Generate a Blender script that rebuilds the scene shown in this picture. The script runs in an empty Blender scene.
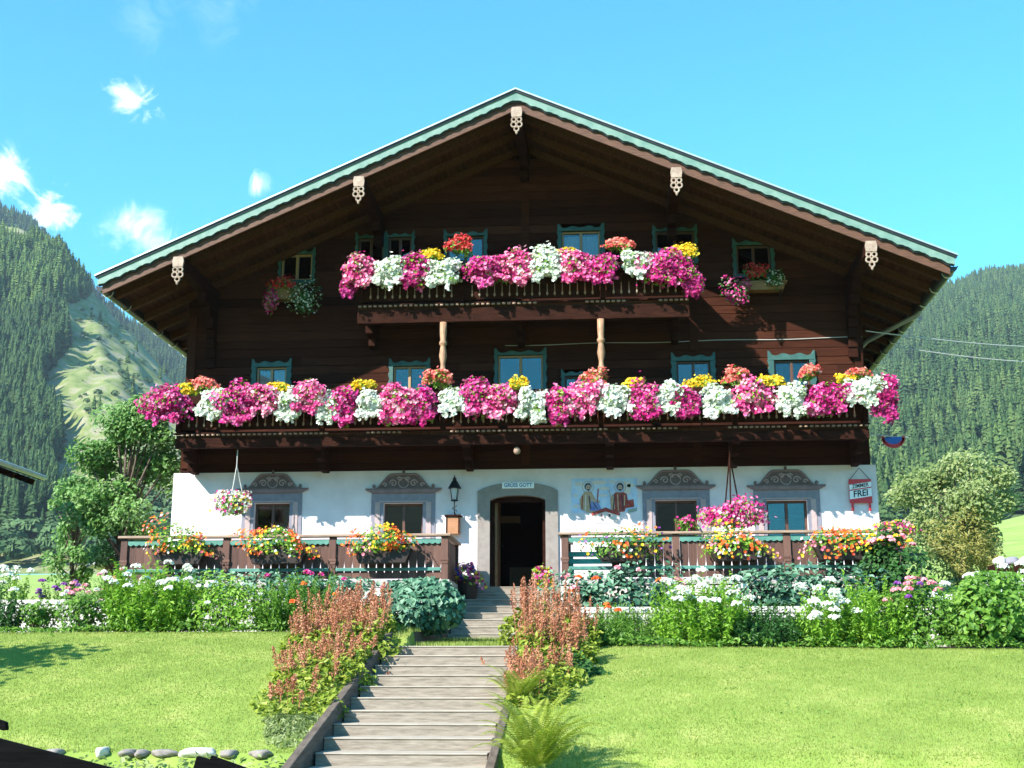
import bpy, bmesh, math, random
import numpy as np
from mathutils import Vector, Matrix
random.seed(7); RNG = np.random.default_rng(11)
S = bpy.context.scene
COL = S.collection

# ------------------------------------------------------------------ camera
FPX = 1300.0
PITCH = math.atan(300.0/FPX)
YAW = math.atan((615.0-512.0)/FPX*math.cos(PITCH))
CF = np.array([-math.sin(YAW)*math.cos(PITCH), math.cos(YAW)*math.cos(PITCH), math.sin(PITCH)])
CR = np.array([math.cos(YAW), math.sin(YAW), 0.0])
CU = np.cross(CR, CF)
CC = -(CF*27.7 + CR*(515-512)/FPX*27.7 + CU*(384-588)/FPX*27.7)
cam = bpy.data.cameras.new('camera'); cam.sensor_width = 36.0; cam.lens = FPX/1024*36.0
cam.clip_start = 0.1; cam.clip_end = 8000
camo = bpy.data.objects.new('camera', cam); COL.objects.link(camo)
M4 = Matrix(((CR[0], CU[0], -CF[0], CC[0]), (CR[1], CU[1], -CF[1], CC[1]), (CR[2], CU[2], -CF[2], CC[2]), (0, 0, 0, 1)))
camo.matrix_world = M4
S.camera = camo
S.render.resolution_x, S.render.resolution_y = 1024, 768

def ray(px, py): return CF + CR*(px-512)/FPX + CU*(384-py)/FPX
def at(px, py, Y):
    """the place on the upright plane at depth Y that was measured at this spot of the photograph"""
    r = ray(px, py); return CC + r*((Y-CC[1])/r[1])

# ------------------------------------------------------------------ sky, sun, exposure
SUN = Vector((-0.9, -1.0, 1.0)).normalized()
ELEV = math.asin(SUN.z); ROT = math.atan2(SUN.x, SUN.y)
w = bpy.data.worlds.new('World'); S.world = w; w.use_nodes = True
nt = w.node_tree; nt.nodes.clear()
def N(tree, typ, **kw):
    n = tree.nodes.new(typ)
    for k, v in kw.items(): setattr(n, k, v)
    return n
out = N(nt, 'ShaderNodeOutputWorld'); bg = N(nt, 'ShaderNodeBackground'); bg.inputs[1].default_value = 0.132
sky = N(nt, 'ShaderNodeTexSky', sky_type='NISHITA'); sky.sun_disc = False
sky.sun_elevation = ELEV; sky.sun_rotation = ROT; sky.altitude = 900; sky.air_density = 1.0; sky.dust_density = 0.6; sky.ozone_density = 1.0
tint = N(nt, 'ShaderNodeMix', data_type='RGBA', blend_type='MULTIPLY'); tint.inputs[0].default_value = 1.0
tint.inputs[7].default_value = (0.20, 0.95, 1.12, 1)
nt.links.new(sky.outputs[0], tint.inputs[6])
geo = N(nt, 'ShaderNodeTexCoord')
nz = N(nt, 'ShaderNodeTexNoise'); nz.inputs['Scale'].default_value = 40; nz.inputs['Detail'].default_value = 9; nz.inputs['Roughness'].default_value = 0.66; nz.inputs['Distortion'].default_value = 0.8
nt.links.new(geo.outputs['Generated'], nz.inputs['Vector'])
cur = tint.outputs[2]
def cloud(px, py, rad, lo, hi, strength):
    """a wisp of cloud in one part of the sky: a soft cone of directions broken up by noise"""
    global cur
    d = ray(px, py); d = d/np.linalg.norm(d)
    dt = N(nt, 'ShaderNodeVectorMath', operation='DISTANCE'); nt.links.new(geo.outputs['Generated'], dt.inputs[0]); dt.inputs[1].default_value = tuple(d)
    m1 = N(nt, 'ShaderNodeMapRange', interpolation_type='SMOOTHSTEP'); m1.inputs[1].default_value = 0; m1.inputs[2].default_value = rad; m1.inputs[3].default_value = 0.34; m1.inputs[4].default_value = 0
    nt.links.new(dt.outputs['Value'], m1.inputs[0])
    a = N(nt, 'ShaderNodeMath', operation='ADD'); nt.links.new(m1.outputs[0], a.inputs[0]); nt.links.new(nz.outputs[0], a.inputs[1])
    m3 = N(nt, 'ShaderNodeMapRange', interpolation_type='SMOOTHSTEP'); m3.inputs[1].default_value = lo; m3.inputs[2].default_value = hi; m3.inputs[3].default_value = 0; m3.inputs[4].default_value = strength
    nt.links.new(a.outputs[0], m3.inputs[0])
    m4 = N(nt, 'ShaderNodeMapRange', interpolation_type='SMOOTHSTEP'); m4.inputs[1].default_value = 0; m4.inputs[2].default_value = .12; nt.links.new(m1.outputs[0], m4.inputs[0])
    m2 = N(nt, 'ShaderNodeMath', operation='MULTIPLY'); nt.links.new(m3.outputs[0], m2.inputs[0]); nt.links.new(m4.outputs[0], m2.inputs[1])
    mx = N(nt, 'ShaderNodeMix', data_type='RGBA'); nt.links.new(m2.outputs[0], mx.inputs[0]); nt.links.new(cur, mx.inputs[6]); mx.inputs[7].default_value = (6.6, 7.0, 7.2, 1)
    cur = mx.outputs[2]
cloud(134, 106, .036, .68, 1.0, .8); cloud(258, 184, .019, .62, .98, .7); cloud(2, 178, .034, .58, .92, .85); cloud(50, 212, .03, .60, .92, .85)
cloud(150, 238, .034, .58, 1.0, .55); cloud(118, 226, .03, .58, 1.0, .4); cloud(150, 22, .05, .62, 1.2, .12); cloud(215, 8, .05, .62, 1.2, .12); cloud(-190, 120, .12, .62, .9, .9); cloud(1300, 200, .2, .62, .9, .8)
nt.links.new(cur, bg.inputs[0]); nt.links.new(bg.outputs[0], out.inputs[0])
sl = bpy.data.lights.new('sun', 'SUN'); sl.energy = 5.0; sl.angle = math.radians(0.5); sl.color = (1.0, .95, .87)
so = bpy.data.objects.new('sun', sl); COL.objects.link(so); so.rotation_euler = (-SUN).to_track_quat('-Z', 'Y').to_euler()
so.location = (-30, -40, 40)
S.view_settings.view_transform = 'Standard'; S.view_settings.look = 'None'; S.view_settings.gamma = 1; S.view_settings.use_curve_mapping = False
S.view_settings.exposure = 1.38
S.cycles.max_bounces = 6; S.cycles.transparent_max_bounces = 12; S.cycles.use_denoising = True

# ------------------------------------------------------------------ materials
def mat(name, cols, rough=.6, noise=None, stretch=(1, 1, 1), bump=0, attr=False, trans=0, spec=.4, metal=0, detail=5, coords='Object', bdist=.02):
    m = bpy.data.materials.new(name); m.use_nodes = True; t = m.node_tree; b = t.nodes['Principled BSDF']
    b.inputs['Roughness'].default_value = rough; b.inputs['Specular IOR Level'].default_value = spec; b.inputs['Metallic'].default_value = metal
    src = None; fac = None
    if noise or bump:
        tc = N(t, 'ShaderNodeTexCoord'); mp = N(t, 'ShaderNodeMapping'); mp.inputs['Scale'].default_value = stretch
        t.links.new(tc.outputs[coords], mp.inputs[0])
        nn = N(t, 'ShaderNodeTexNoise'); nn.inputs['Scale'].default_value = noise or 20; nn.inputs['Detail'].default_value = detail; nn.inputs['Roughness'].default_value = .6
        t.links.new(mp.outputs[0], nn.inputs['Vector']); fac = nn.outputs[0]
        if bump:
            bp = N(t, 'ShaderNodeBump'); bp.inputs['Strength'].default_value = bump; bp.inputs['Distance'].default_value = bdist
            t.links.new(fac, bp.inputs['Height']); t.links.new(bp.outputs[0], b.inputs['Normal'])
    if attr:
        an = N(t, 'ShaderNodeAttribute'); an.attribute_name = 'rnd'; src = an.outputs['Fac']
        if noise:
            ad = N(t, 'ShaderNodeMath', operation='MULTIPLY_ADD'); ad.inputs[1].default_value = .7; t.links.new(src, ad.inputs[0])
            sb = N(t, 'ShaderNodeMath', operation='MULTIPLY_ADD'); sb.inputs[1].default_value = 1.0; sb.inputs[2].default_value = -.35; t.links.new(fac, sb.inputs[0])
            t.links.new(sb.outputs[0], ad.inputs[2]); src = ad.outputs[0]
    elif noise: 
        mr = N(t, 'ShaderNodeMapRange'); mr.inputs[1].default_value = .3; mr.inputs[2].default_value = .7; t.links.new(fac, mr.inputs[0]); src = mr.outputs[0]
    if src is not None and len(cols) > 1:
        cr = N(t, 'ShaderNodeValToRGB'); el = cr.color_ramp.elements
        while len(el) < len(cols): el.new(.5)
        for i, c in enumerate(cols):
            el[i].position = i/(len(cols)-1); el[i].color = (*c, 1)
        t.links.new(src, cr.inputs[0]); t.links.new(cr.outputs[0], b.inputs['Base Color']); colout = cr.outputs[0]
    else:
        b.inputs['Base Color'].default_value = (*cols[0], 1); colout = None
    if trans:
        tr = N(t, 'ShaderNodeBsdfTranslucent'); ms = N(t, 'ShaderNodeMixShader'); ms.inputs[0].default_value = trans
        if colout: t.links.new(colout, tr.inputs[0])
        else: tr.inputs[0].default_value = (*cols[0], 1)
        t.links.new(b.outputs[0], ms.inputs[1]); t.links.new(tr.outputs[0], ms.inputs[2]); t.links.new(ms.outputs[0], t.nodes['Material Output'].inputs[0])
    return m
def glass_mat():
    m = bpy.data.materials.new('window_glass'); m.use_nodes = True; t = m.node_tree; t.nodes.remove(t.nodes['Principled BSDF'])
    g = N(t, 'ShaderNodeBsdfGlossy'); g.inputs['Roughness'].default_value = .02; g.inputs[0].default_value = (1, 1, 1, 1)
    tr = N(t, 'ShaderNodeBsdfTransparent'); tr.inputs[0].default_value = (.75, .8, .8, 1)
    fr = N(t, 'ShaderNodeFresnel'); fr.inputs[0].default_value = 1.9
    mr = N(t, 'ShaderNodeMath', operation='MULTIPLY'); mr.inputs[1].default_value = .62; t.links.new(fr.outputs[0], mr.inputs[0])
    ms = N(t, 'ShaderNodeMixShader'); t.links.new(mr.outputs[0], ms.inputs[0]); t.links.new(tr.outputs[0], ms.inputs[1]); t.links.new(g.outputs[0], ms.inputs[2])
    t.links.new(ms.outputs[0], t.nodes['Material Output'].inputs[0]); return m

MT = {
 'log': mat('dark_log_wood', [(.016, .0052, .0033), (.041, .0132, .0076), (.09, .030, .016)], .8, 4, (.5, 6, 9), .35, attr=True, spec=.06),
 'dark': mat('dark_brown_wood', [(.014, .0048, .003), (.038, .013, .0078)], .8, 5, (1, 1, 6), .3, spec=.06),
 'soffit': mat('soffit_boards', [(.03, .012, .006), (.085, .036, .018)], .75, 3, (6, .4, 2), .25, spec=.1),
 'rafterw': mat('brown_rafter_wood', [(.046, .018, .0095), (.105, .042, .022)], .75, 4, (8, .6, 8), .25, spec=.1),
 'barge': mat('reddish_brown_board', [(.06, .024, .014), (.14, .062, .036)], .65, 4, (1, 8, 8), .25),
 'rail': mat('railing_board_wood', [(.06, .026, .019), (.105, .048, .034), (.17, .085, .06)], .7, 5, (7, 7, .6), .3, attr=True),
 'cap': mat('weathered_cap_wood', [(.22, .14, .10), (.36, .25, .18)], .7, 5, (.7, 8, 8), .3),
 'pale': mat('pale_carving_and_light_drops', [(.24, .165, .125), (.42, .32, .26)], .7, 9, (1, 1, 1), .3),
 'post': mat('light_turned_wood', [(.22, .11, .06), (.45, .27, .16)], .6, 6, (6, 6, 1), .2),
 'framew': mat('window_frame_wood', [(.30, .17, .08), (.42, .25, .13)], .5, 8, (3, 3, 3), .1),
 'framed': mat('window_frame_brown', [(.07, .03, .02), (.11, .05, .03)], .5, 8, (3, 3, 3), .1),
 'turq': mat('turquoise_paint', [(.018, .068, .064), (.045, .12, .105)], .5, 7, (1, 1, 1), .1),
 'green': mat('pale_green_paint', [(.10, .20, .17), (.19, .29, .25)], .5, 5, (1, 1, 1), .1),
 'teal': mat('teal_paint', [(.02, .30, .29), (.05, .42, .40)], .45, 7, (1, 1, 1), .1),
 'gtrim': mat('dark_green_paint', [(.05, .17, .14), (.10, .25, .20)], .5, 7, (1, 1, 1), .1),
 'metal': mat('zinc_metal', [(.48, .50, .52), (.60, .62, .64)], .35, 6, (1, 1, 1), 0, metal=.6),
 'gutter': mat('dark_gutter_metal', [(.03, .03, .035), (.05, .05, .055)], .35, 6, (1, 1, 1), 0, metal=.4),
 'shingle': mat('roof_shingles', [(.10, .10, .10), (.2, .19, .18)], .8, 6, (1, 1, 1), .3),
 'plaster': mat('white_plaster', [(.61, .535, .555), (.75, .68, .70)], .85, 2.2, (1, 1, 1), .12, detail=8),
 'mauve': mat('mauve_grey_paint', [(.19, .125, .125), (.25, .17, .17)], .8, 9, (1, 1, 1), .1),
 'lilac': mat('bluish_grey_paint', [(.185, .175, .215), (.24, .23, .27)], .8, 9, (1, 1, 1), .1),
 'mauved': mat('dark_mauve_paint', [(.12, .074, .074), (.17, .112, .11)], .8, 9, (1, 1, 1), .1),
 'mauvel': mat('light_mauve_paint', [(.36, .265, .26), (.43, .33, .32)], .8, 9, (1, 1, 1), .1),
 'stonegrey': mat('grey_stone', [(.20, .17, .155), (.27, .235, .21)], .8, 9, (1, 1, 1), .2),
 'step': mat('weathered_step_wood', [(.15, .125, .097), (.24, .20, .158), (.31, .265, .215)], .85, 7, (.6, 4, 5), .4),
 'stepside': mat('side_board_wood', [(.06, .044, .033), (.15, .115, .09)], .85, 4, (4, .6, 5), .5),
 'stone': mat('dry_stone', [(.36, .34, .30), (.55, .52, .47), (.66, .63, .58)], .9, 6, (1, 1, 1), .6),
 'terrace': mat('terrace_paving', [(.34, .32, .29), (.45, .43, .40)], .85, 5, (1, 1, 1), .2),
 'glass': glass_mat(),
 'curtain': mat('lace_curtain', [(.55, .55, .58), (.72, .72, .75)], .9, 30, (1, 1, .1), 0, trans=.3),
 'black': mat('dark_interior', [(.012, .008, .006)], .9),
 'iron': mat('black_iron', [(.02, .02, .022)], .45, metal=.3),
 'copper': mat('orange_brown_wood', [(.30, .13, .06), (.42, .20, .10)], .5, 7, (1, 1, 4), .1),
 'nose': mat('pale_tread_board', [(.27, .23, .18), (.40, .35, .29)], .85, 7, (.6, 4, 5), .3),  # tread boards, paler than the risers
 'boxwood': mat('flower_box_wood', [(.16, .08, .03), (.3, .16, .07)], .6, 7, (1, 5, 5), .2),
 'pot': mat('dark_pot_plastic', [(.022, .012, .009)], .5),
 'soil': mat('garden_soil', [(.06, .04, .028), (.12, .085, .06)], .95, 8, (1, 1, 1), .5),
 'rope': mat('pale_cord', [(.45, .44, .42)], .8),
 'white': mat('white_enamel', [(.82, .82, .82)], .4),
 'blue': mat('blue_cloth', [(.02, .08, .35), (.03, .14, .5)], .7, 6),
 'red': mat('red_paint', [(.55, .025, .035), (.66, .05, .06)], .5, 6),
 'ink': mat('dark_ink', [(.02, .025, .035)], .6), 'inkblue': mat('blue_ink', [(.02, .10, .30)], .6),
 'bark': mat('bark', [(.07, .05, .035), (.17, .13, .10)], .9, 6, (3, 3, .6), .6),
 'fencedark': mat('old_fence_wood', [(.002, .002, .0025), (.006, .0055, .006)], .9, 5, (.7, 5, 5), .5, spec=.05),
}
def leafmat(name, cols, trans=.42): return mat(name, cols, .5, attr=True, trans=trans, spec=.35)
LM = {
 'leaf': leafmat('green_leaves', [(.05, .14, .014), (.13, .28, .03), (.25, .42, .075)]),
 'bright': leafmat('bright_green_leaves', [(.11, .24, .016), (.22, .42, .035), (.36, .56, .09)]),
 'dark': leafmat('dark_green_leaves', [(.02, .075, .016), (.05, .15, .03), (.11, .25, .065)]),
 'blueg': leafmat('bluish_green_leaves', [(.018, .075, .04), (.07, .18, .10), (.20, .34, .22)], .15),
 'yellowg': leafmat('yellow_green_leaves', [(.13, .20, .015), (.27, .35, .035), (.42, .46, .08)]),
 'olive': leafmat('pale_olive_leaves', [(.11, .17, .04), (.24, .31, .10), (.44, .48, .24)]),
 'willow': leafmat('yellowish_leaves', [(.18, .18, .03), (.32, .30, .07), (.45, .40, .13)]),
 'apple': leafmat('apple_leaves', [(.05, .15, .022), (.16, .32, .07), (.34, .48, .20)]),
 'conifer': mat('conifer_needles', [(.014, .038, .013), (.034, .072, .022), (.085, .130, .038)], .8, attr=True, spec=.15),
 'coniferl': mat('young_conifer_needles', [(.030, .066, .018), (.065, .12, .028), (.13, .19, .05)], .8, attr=True, spec=.15),
 'decid': mat('woodland_leaves', [(.03, .065, .025), (.06, .11, .04), (.10, .16, .065)], .8, attr=True, spec=.15),
 'magenta': leafmat('magenta_petals', [(.24, .002, .07), (.55, .008, .19), (.66, .03, .28), (.78, .26, .45)], .25),
 'pink': leafmat('pink_petals', [(.42, .01, .13), (.68, .05, .25), (.78, .17, .36), (.86, .55, .60)], .25),
 'crimson': leafmat('deep_crimson_petals', [(.22, .004, .06), (.42, .01, .16), (.55, .05, .28)], .25),
 'whitef': leafmat('white_petals', [(.50, .58, .42), (.74, .77, .70), (.84, .84, .82)], .3),
 'yellow': leafmat('yellow_petals', [(.62, .34, .005), (.80, .55, .01), (.84, .68, .06)], .25),
 'salmon': leafmat('salmon_petals', [(.55, .05, .05), (.75, .15, .12), (.80, .36, .28)], .25),
 'redf': leafmat('red_petals', [(.38, .008, .012), (.62, .025, .03), (.72, .12, .10)], .25),
 'orange': leafmat('orange_petals', [(.55, .045, .008), (.74, .13, .01), (.80, .27, .03)], .25),
 'purple': leafmat('purple_petals', [(.10, .012, .16), (.20, .03, .30), (.42, .20, .50)], .25),
 'rosy': leafmat('rosy_petals', [(.60, .10, .18), (.75, .28, .34), (.82, .50, .52)], .25),
 'bluef': leafmat('blue_petals', [(.05, .03, .30), (.10, .08, .45)], .25),
 'plume': leafmat('rusty_plumes', [(.30, .10, .05), (.48, .19, .10), (.62, .33, .20)], .2),
 'fernm': leafmat('fern_fronds', [(.16, .22, .015), (.30, .37, .04), (.45, .48, .10)]),
 'grass': leafmat('lawn_grass', [(.15, .215, .03), (.25, .325, .06), (.40, .43, .13)], .35),
}

# ------------------------------------------------------------------ building helpers
LOC = {}
class MB:
    """collects the faces of ONE part"""
    def __init__(s): s.v = []; s.f = []; s.m = []; s.r = []
    def face(s, pts, m=0, r=None):
        b = len(s.v); s.v += [tuple(p) for p in pts]; s.f.append(tuple(range(b, b+len(pts)))); s.m.append(m); s.r.append(random.random() if r is None else r)
    def poly(s, verts, faces, m=0, r=None):
        r = random.random() if r is None else r
        b = len(s.v); s.v += [tuple(p) for p in verts]
        for f in faces: s.f.append(tuple(b+i for i in f)); s.m.append(m); s.r.append(r)
    def box(s, x0, x1, y0, y1, z0, z1, m=0, r=None):
        v = [(x, y, z) for z in (z0, z1) for y in (y0, y1) for x in (x0, x1)]
        s.poly(v, [(0, 2, 3, 1), (4, 5, 7, 6), (0, 1, 5, 4), (2, 6, 7, 3), (0, 4, 6, 2), (1, 3, 7, 5)], m, r)
    def prism(s, poly, y0, y1, m=0, r=None):
        """outline in X,Z (counter-clockwise seen from -Y) pushed from y0 to y1"""
        n = len(poly); v = [(x, y0, z) for x, z in poly]+[(x, y1, z) for x, z in poly]
        f = [tuple(range(n)), tuple(range(2*n-1, n-1, -1))]+[(i, i+n, (i+1) % n+n, (i+1) % n) for i in range(n)]
        s.poly(v, f, m, r)
    def bar(s, a, b, w, h, m=0, r=None, up=(0, 0, 1)):
        a = Vector(a); b = Vector(b); d = (b-a).normalized(); sd = d.cross(Vector(up))
        if sd.length < 1e-4: sd = Vector((1, 0, 0))
        sd.normalize(); u = sd.cross(d); v = []
        for p in (a, b):
            for i, j in ((-1, -1), (1, -1), (1, 1), (-1, 1)): v.append(p+sd*i*w/2+u*j*h/2)
        s.poly(v, [(3, 2, 1, 0), (4, 5, 6, 7), (0, 1, 5, 4), (1, 2, 6, 5), (2, 3, 7, 6), (3, 0, 4, 7)], m, r)
    def tube(s, pts, rad, n=8, m=0, closed=False, r=None):
        pts = [Vector(p) for p in pts]; k = len(pts); rad = rad if hasattr(rad, '__len__') else [rad]*k; v = []
        for i, p in enumerate(pts):
            a = pts[(i-1) % k] if (closed or i) else p; b = pts[(i+1) % k] if (closed or i < k-1) else p
            t = (b-a).normalized(); x = t.cross(Vector((.13, .31, .94)))
            if x.length < .05: x = t.cross(Vector((1, 0, 0)))
            x.normalize(); y = t.cross(x)
            v += [p+(x*math.cos(2*math.pi*j/n)+y*math.sin(2*math.pi*j/n))*rad[i] for j in range(n)]
        f = []
        for i in range(k if closed else k-1):
            o = i*n; q = ((i+1) % k)*n
            f += [(o+j, o+(j+1) % n, q+(j+1) % n, q+j) for j in range(n)]
        if not closed: f += [tuple(range(n-1, -1, -1)), tuple(range((k-1)*n, k*n))]
        s.poly(v, f, m, r)
    def lathe(s, prof, c, n=14, m=0, r=None):
        v = []; f = []
        for rr, z in prof: v += [(c[0]+rr*math.cos(2*math.pi*j/n), c[1]+rr*math.sin(2*math.pi*j/n), c[2]+z) for j in range(n)]
        for i in range(len(prof)-1): f += [(i*n+j, i*n+(j+1) % n, (i+1)*n+(j+1) % n, (i+1)*n+j) for j in range(n)]
        f += [tuple(range(n-1, -1, -1)), tuple(range((len(prof)-1)*n, len(prof)*n))]
        s.poly(v, f, m, r)
    def build(s, name, mats, parent=None, loc=None, bevel=0, smooth=False, subd=0, **kw):
        base = Vector(LOC.get(parent.name, (0, 0, 0))) if parent else Vector([float(q) for q in loc] if loc is not None else (0, 0, 0))
        me = bpy.data.meshes.new(name)
        me.from_pydata([Vector(p)-base for p in s.v], [], s.f)
        for x in (mats if isinstance(mats, (list, tuple)) else [mats]): me.materials.append(x)
        me.polygons.foreach_set('material_index', s.m)
        a = me.attributes.new('rnd', 'FLOAT', 'FACE'); a.data.foreach_set('value', s.r)
        if smooth: me.polygons.foreach_set('use_smooth', [True]*len(s.f))
        o = bpy.data.objects.new(name, me); COL.objects.link(o)
        if parent: o.parent = parent; LOC[o.name] = tuple(base)
        else: o.location = base; LOC[o.name] = tuple(base)
        if bevel:
            b = o.modifiers.new('bevel', 'BEVEL'); b.width = bevel; b.segments = 2; b.limit_method = 'ANGLE'; b.angle_limit = math.radians(50)
        return o
def npmesh(name, verts, faces, rnd, mats, parent=None, loc=None, midx=None, smooth=False):
    """one big mesh from arrays: faces all of one size"""
    verts = np.asarray(verts, dtype=np.float32).reshape(-1, 3); faces = np.asarray(faces, dtype=np.int32)
    base = np.array(LOC.get(parent.name, (0, 0, 0)) if parent else (loc if loc is not None else (0, 0, 0)), dtype=np.float32)
    me = bpy.data.meshes.new(name); k = faces.shape[1]; nf = len(faces)
    me.vertices.add(len(verts)); me.vertices.foreach_set('co', (verts-base).ravel())
    me.loops.add(nf*k); me.loops.foreach_set('vertex_index', faces.ravel())
    me.polygons.add(nf); me.polygons.foreach_set('loop_start', np.arange(0, nf*k, k, dtype=np.int32)); me.polygons.foreach_set('loop_total', np.full(nf, k, dtype=np.int32))
    for x in (mats if isinstance(mats, (list, tuple)) else [mats]): me.materials.append(x)
    if midx is not None: me.polygons.foreach_set('material_index', np.asarray(midx, dtype=np.int32))
    me.update(calc_edges=True)
    a = me.attributes.new('rnd', 'FLOAT', 'FACE'); a.data.foreach_set('value', np.clip(np.asarray(rnd, dtype=np.float32), 0, 1))
    me.polygons.foreach_set('use_smooth', np.full(nf, smooth))
    o = bpy.data.objects.new(name, me); COL.objects.link(o)
    if parent: o.parent = parent
    else: o.location = base.tolist()
    LOC[o.name] = tuple(float(q) for q in base)
    return o
def tag(o, label, cat, group=None, kind=None):
    if label: o['label'] = label
    if cat: o['category'] = cat
    if group: o['group'] = group
    if kind: o['kind'] = kind
    return o
def thing(name, label, cat, loc=(0, 0, 0), group=None):
    o = bpy.data.objects.new(name, None); COL.objects.link(o); o.empty_display_size = .2
    o.location = tuple(float(q) for q in loc); LOC[o.name] = tuple(float(q) for q in loc)
    return tag(o, label, cat, group)
def struct(o): o['kind'] = 'structure'; return o
def smooth01(t): t = np.clip(t, 0, 1); return t*t*(3-2*t)

# ------------------------------------------------------------------ ground
SX0, SX1 = -1.40, 0.72            # long lower flight of steps
UX0, UX1 = -1.06, 1.02            # short upper flight
def gz(x, y):
    """height of the garden and the fields"""
    x = np.asarray(x, float); y = np.asarray(y, float)
    left = smooth01((0.6-x)/1.8)
    top = -1.42+.24*left
    top = top-.05*smooth01((x-2)/6)
    bot = -2.74-.0*left
    yl = np.array([-60., -28., -16., -13.2, -12.75, -12.3])
    low = np.interp(y, [-60, -29, -17, -13.6, -13.0, -12.7], [-4.4, -3.62, -3.15, -2.98, -2.93, -2.76])
    t = np.clip((y+12.7)/(12.7-7.15), 0, 1)
    lawn = -2.76+(top+2.76)*(t+.06*np.sin(np.pi*t))
    bed = np.interp(y, [-7.15, -4.75, -4.7, -4.45, -4.4, -2.6, 0, 6], [0, .10, .12, .12, .5, .68, .72, .8])
    z = np.where(y < -12.7, low, np.where(y < -7.15, lawn, top+bed))
    k = .088+.05*smooth01((x/(np.maximum(y, 0)+28)-.12)/.25)
    far = -.42+np.clip(y-4, 0, 330)*k
    z = np.where(y > 6, far, np.where(y > 0, z+(far-z)*smooth01(y/6), z))
    # the slot the steps lie in
    slot = (x > SX0+.01) & (x < SX1-.01) & (y < -7.6) & (y > -14.5)
    z = np.where(slot, z-.55, z)
    path = (x > UX0-.02) & (x < UX1+.02) & (y >= -7.6) & (y < -2.9)
    z = np.where(path, -1.42+.20*smooth01((y+7.6)/4.4), z)
    up = (x > UX0-.02) & (x < UX1+.02) & (y >= -2.9) & (y < 0)
    return np.where(up, -1.25, z)
gx = np.concatenate([-np.geomspace(3000, 30, 24), np.arange(-28, -10, 2), np.arange(-10, -1.6, .35), [SX0-.02, SX0+.02, UX0-.04, UX0, -.7, -.3, .1, .5, SX1-.02, SX1+.02, UX1, UX1+.04], np.arange(1.4, 10, .35), np.arange(10, 30, 2), np.geomspace(30, 3000, 24)])
gy = np.concatenate([-np.geomspace(600, 20, 16), np.arange(-19, -14, 1), [-14.52, -14.48], np.arange(-14, -7.7, .2), [-7.62, -7.58], np.arange(-7.3, -4.8, .3), [-4.75, -4.7, -4.45, -4.4, -4.1, -3.6, -3.2, -2.92, -2.88, -2.5, -1.5, -.5, 0], np.arange(1, 8, 1), np.geomspace(8, 340, 24), np.geomspace(400, 4000, 12)])
gx = np.unique(np.round(gx, 4)); gy = np.unique(np.round(gy, 4))
GX, GY = np.meshgrid(gx, gy); GZ = gz(GX, GY)
def gridfaces(nr, nc):
    i = np.arange(nr*nc).reshape(nr, nc)
    return np.stack([i[:-1, :-1], i[:-1, 1:], i[1:, 1:], i[1:, :-1]], -1).reshape(-1, 4)
gv = np.stack([GX, GY, GZ], -1).reshape(-1, 3); gf = gridfaces(len(gy), len(gx))
fc = gv[gf].mean(1)
lawnm = mat('lawn_ground', [(.14, .21, .03), (.20, .28, .045), (.32, .35, .09)], .95, 1.3, (1, 1, 1), .15, detail=9)
fieldm = mat('hay_field', [(.16, .24, .04), (.24, .32, .06), (.30, .36, .09)], .95, .25, (1, 1, 1), .1, detail=9)
isbed = (fc[:, 1] > -7.15) & (fc[:, 1] < 3) & (abs(fc[:, 0]) < 40) & ~((fc[:, 0] > UX0) & (fc[:, 0] < UX1) & (fc[:, 1] > -7.6))
midx = np.where(fc[:, 1] >= 3, 1, np.where(isbed, 2, 0))
ground = struct(npmesh('ground', gv, gf, np.full(len(gf), .5), [lawnm, fieldm, MT['soil']], midx=midx, smooth=False))

# grass blades of the mown lawn and the landing
def blades(name, region, dens, h0, h1, wd, label, m, tilt=.45):
    pts = []
    for x0, x1, y0, y1 in region:
        n = int((x1-x0)*(y1-y0)*dens); pts.append(np.stack([RNG.uniform(x0, x1, n), RNG.uniform(y0, y1, n)], -1))
    p = np.concatenate(pts); keep = ~((p[:, 0] > SX0-.06) & (p[:, 0] < SX1+.06) & (p[:, 1] < -7.6)); p = p[keep]; n = len(p)
    z = gz(p[:, 0], p[:, 1]); a = RNG.uniform(0, 2*np.pi, n); h = RNG.uniform(h0, h1, n); ww = wd*RNG.uniform(.6, 1.3, n)
    dx, dy = np.cos(a)*ww, np.sin(a)*ww; b = RNG.uniform(0, 2*np.pi, n); tl = RNG.uniform(0, tilt, n)*h
    v = np.stack([np.stack([p[:, 0]-dx, p[:, 1]-dy, z-.005], -1), np.stack([p[:, 0]+dx, p[:, 1]+dy, z-.005], -1), np.stack([p[:, 0]+np.cos(b)*tl, p[:, 1]+np.sin(b)*tl, z+h], -1)], 1)
    patch = .5+.10*np.sin(p[:, 0]*3.1+2*np.sin(p[:, 1]*1.3+p[:, 0]))*np.sin(p[:, 1]*2.7+1.2*np.sin(p[:, 0]*2.2))+.12*np.sin(p[:, 0]*1.1+1.7*np.sin(p[:, 1]*.9))*np.sin(p[:, 1]*1.6+p[:, 0]*.5)
    o = npmesh(name, v, np.arange(3*n).reshape(-1, 3), patch+RNG.normal(0, .2, n), m)
    return tag(o, label, None, None, 'stuff')
blades('lawn_grass', [(-10.5, SX0, -12.7, -7.15), (SX1, 10.5, -13.6, -7.15)], 3600, .010, .030, .0045, 'short mown yellow-green lawn grass on both sides of the steps', LM['grass'])
blades('path_grass', [(UX0, UX1, -7.55, -3.3), (SX0-.25, UX0, -7.6, -5.2), (UX1, UX1+.3, -7.6, -5.2)], 1100, .03, .09, .006, 'longer grass on the landing between the two flights of steps', LM['grass'])

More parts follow.
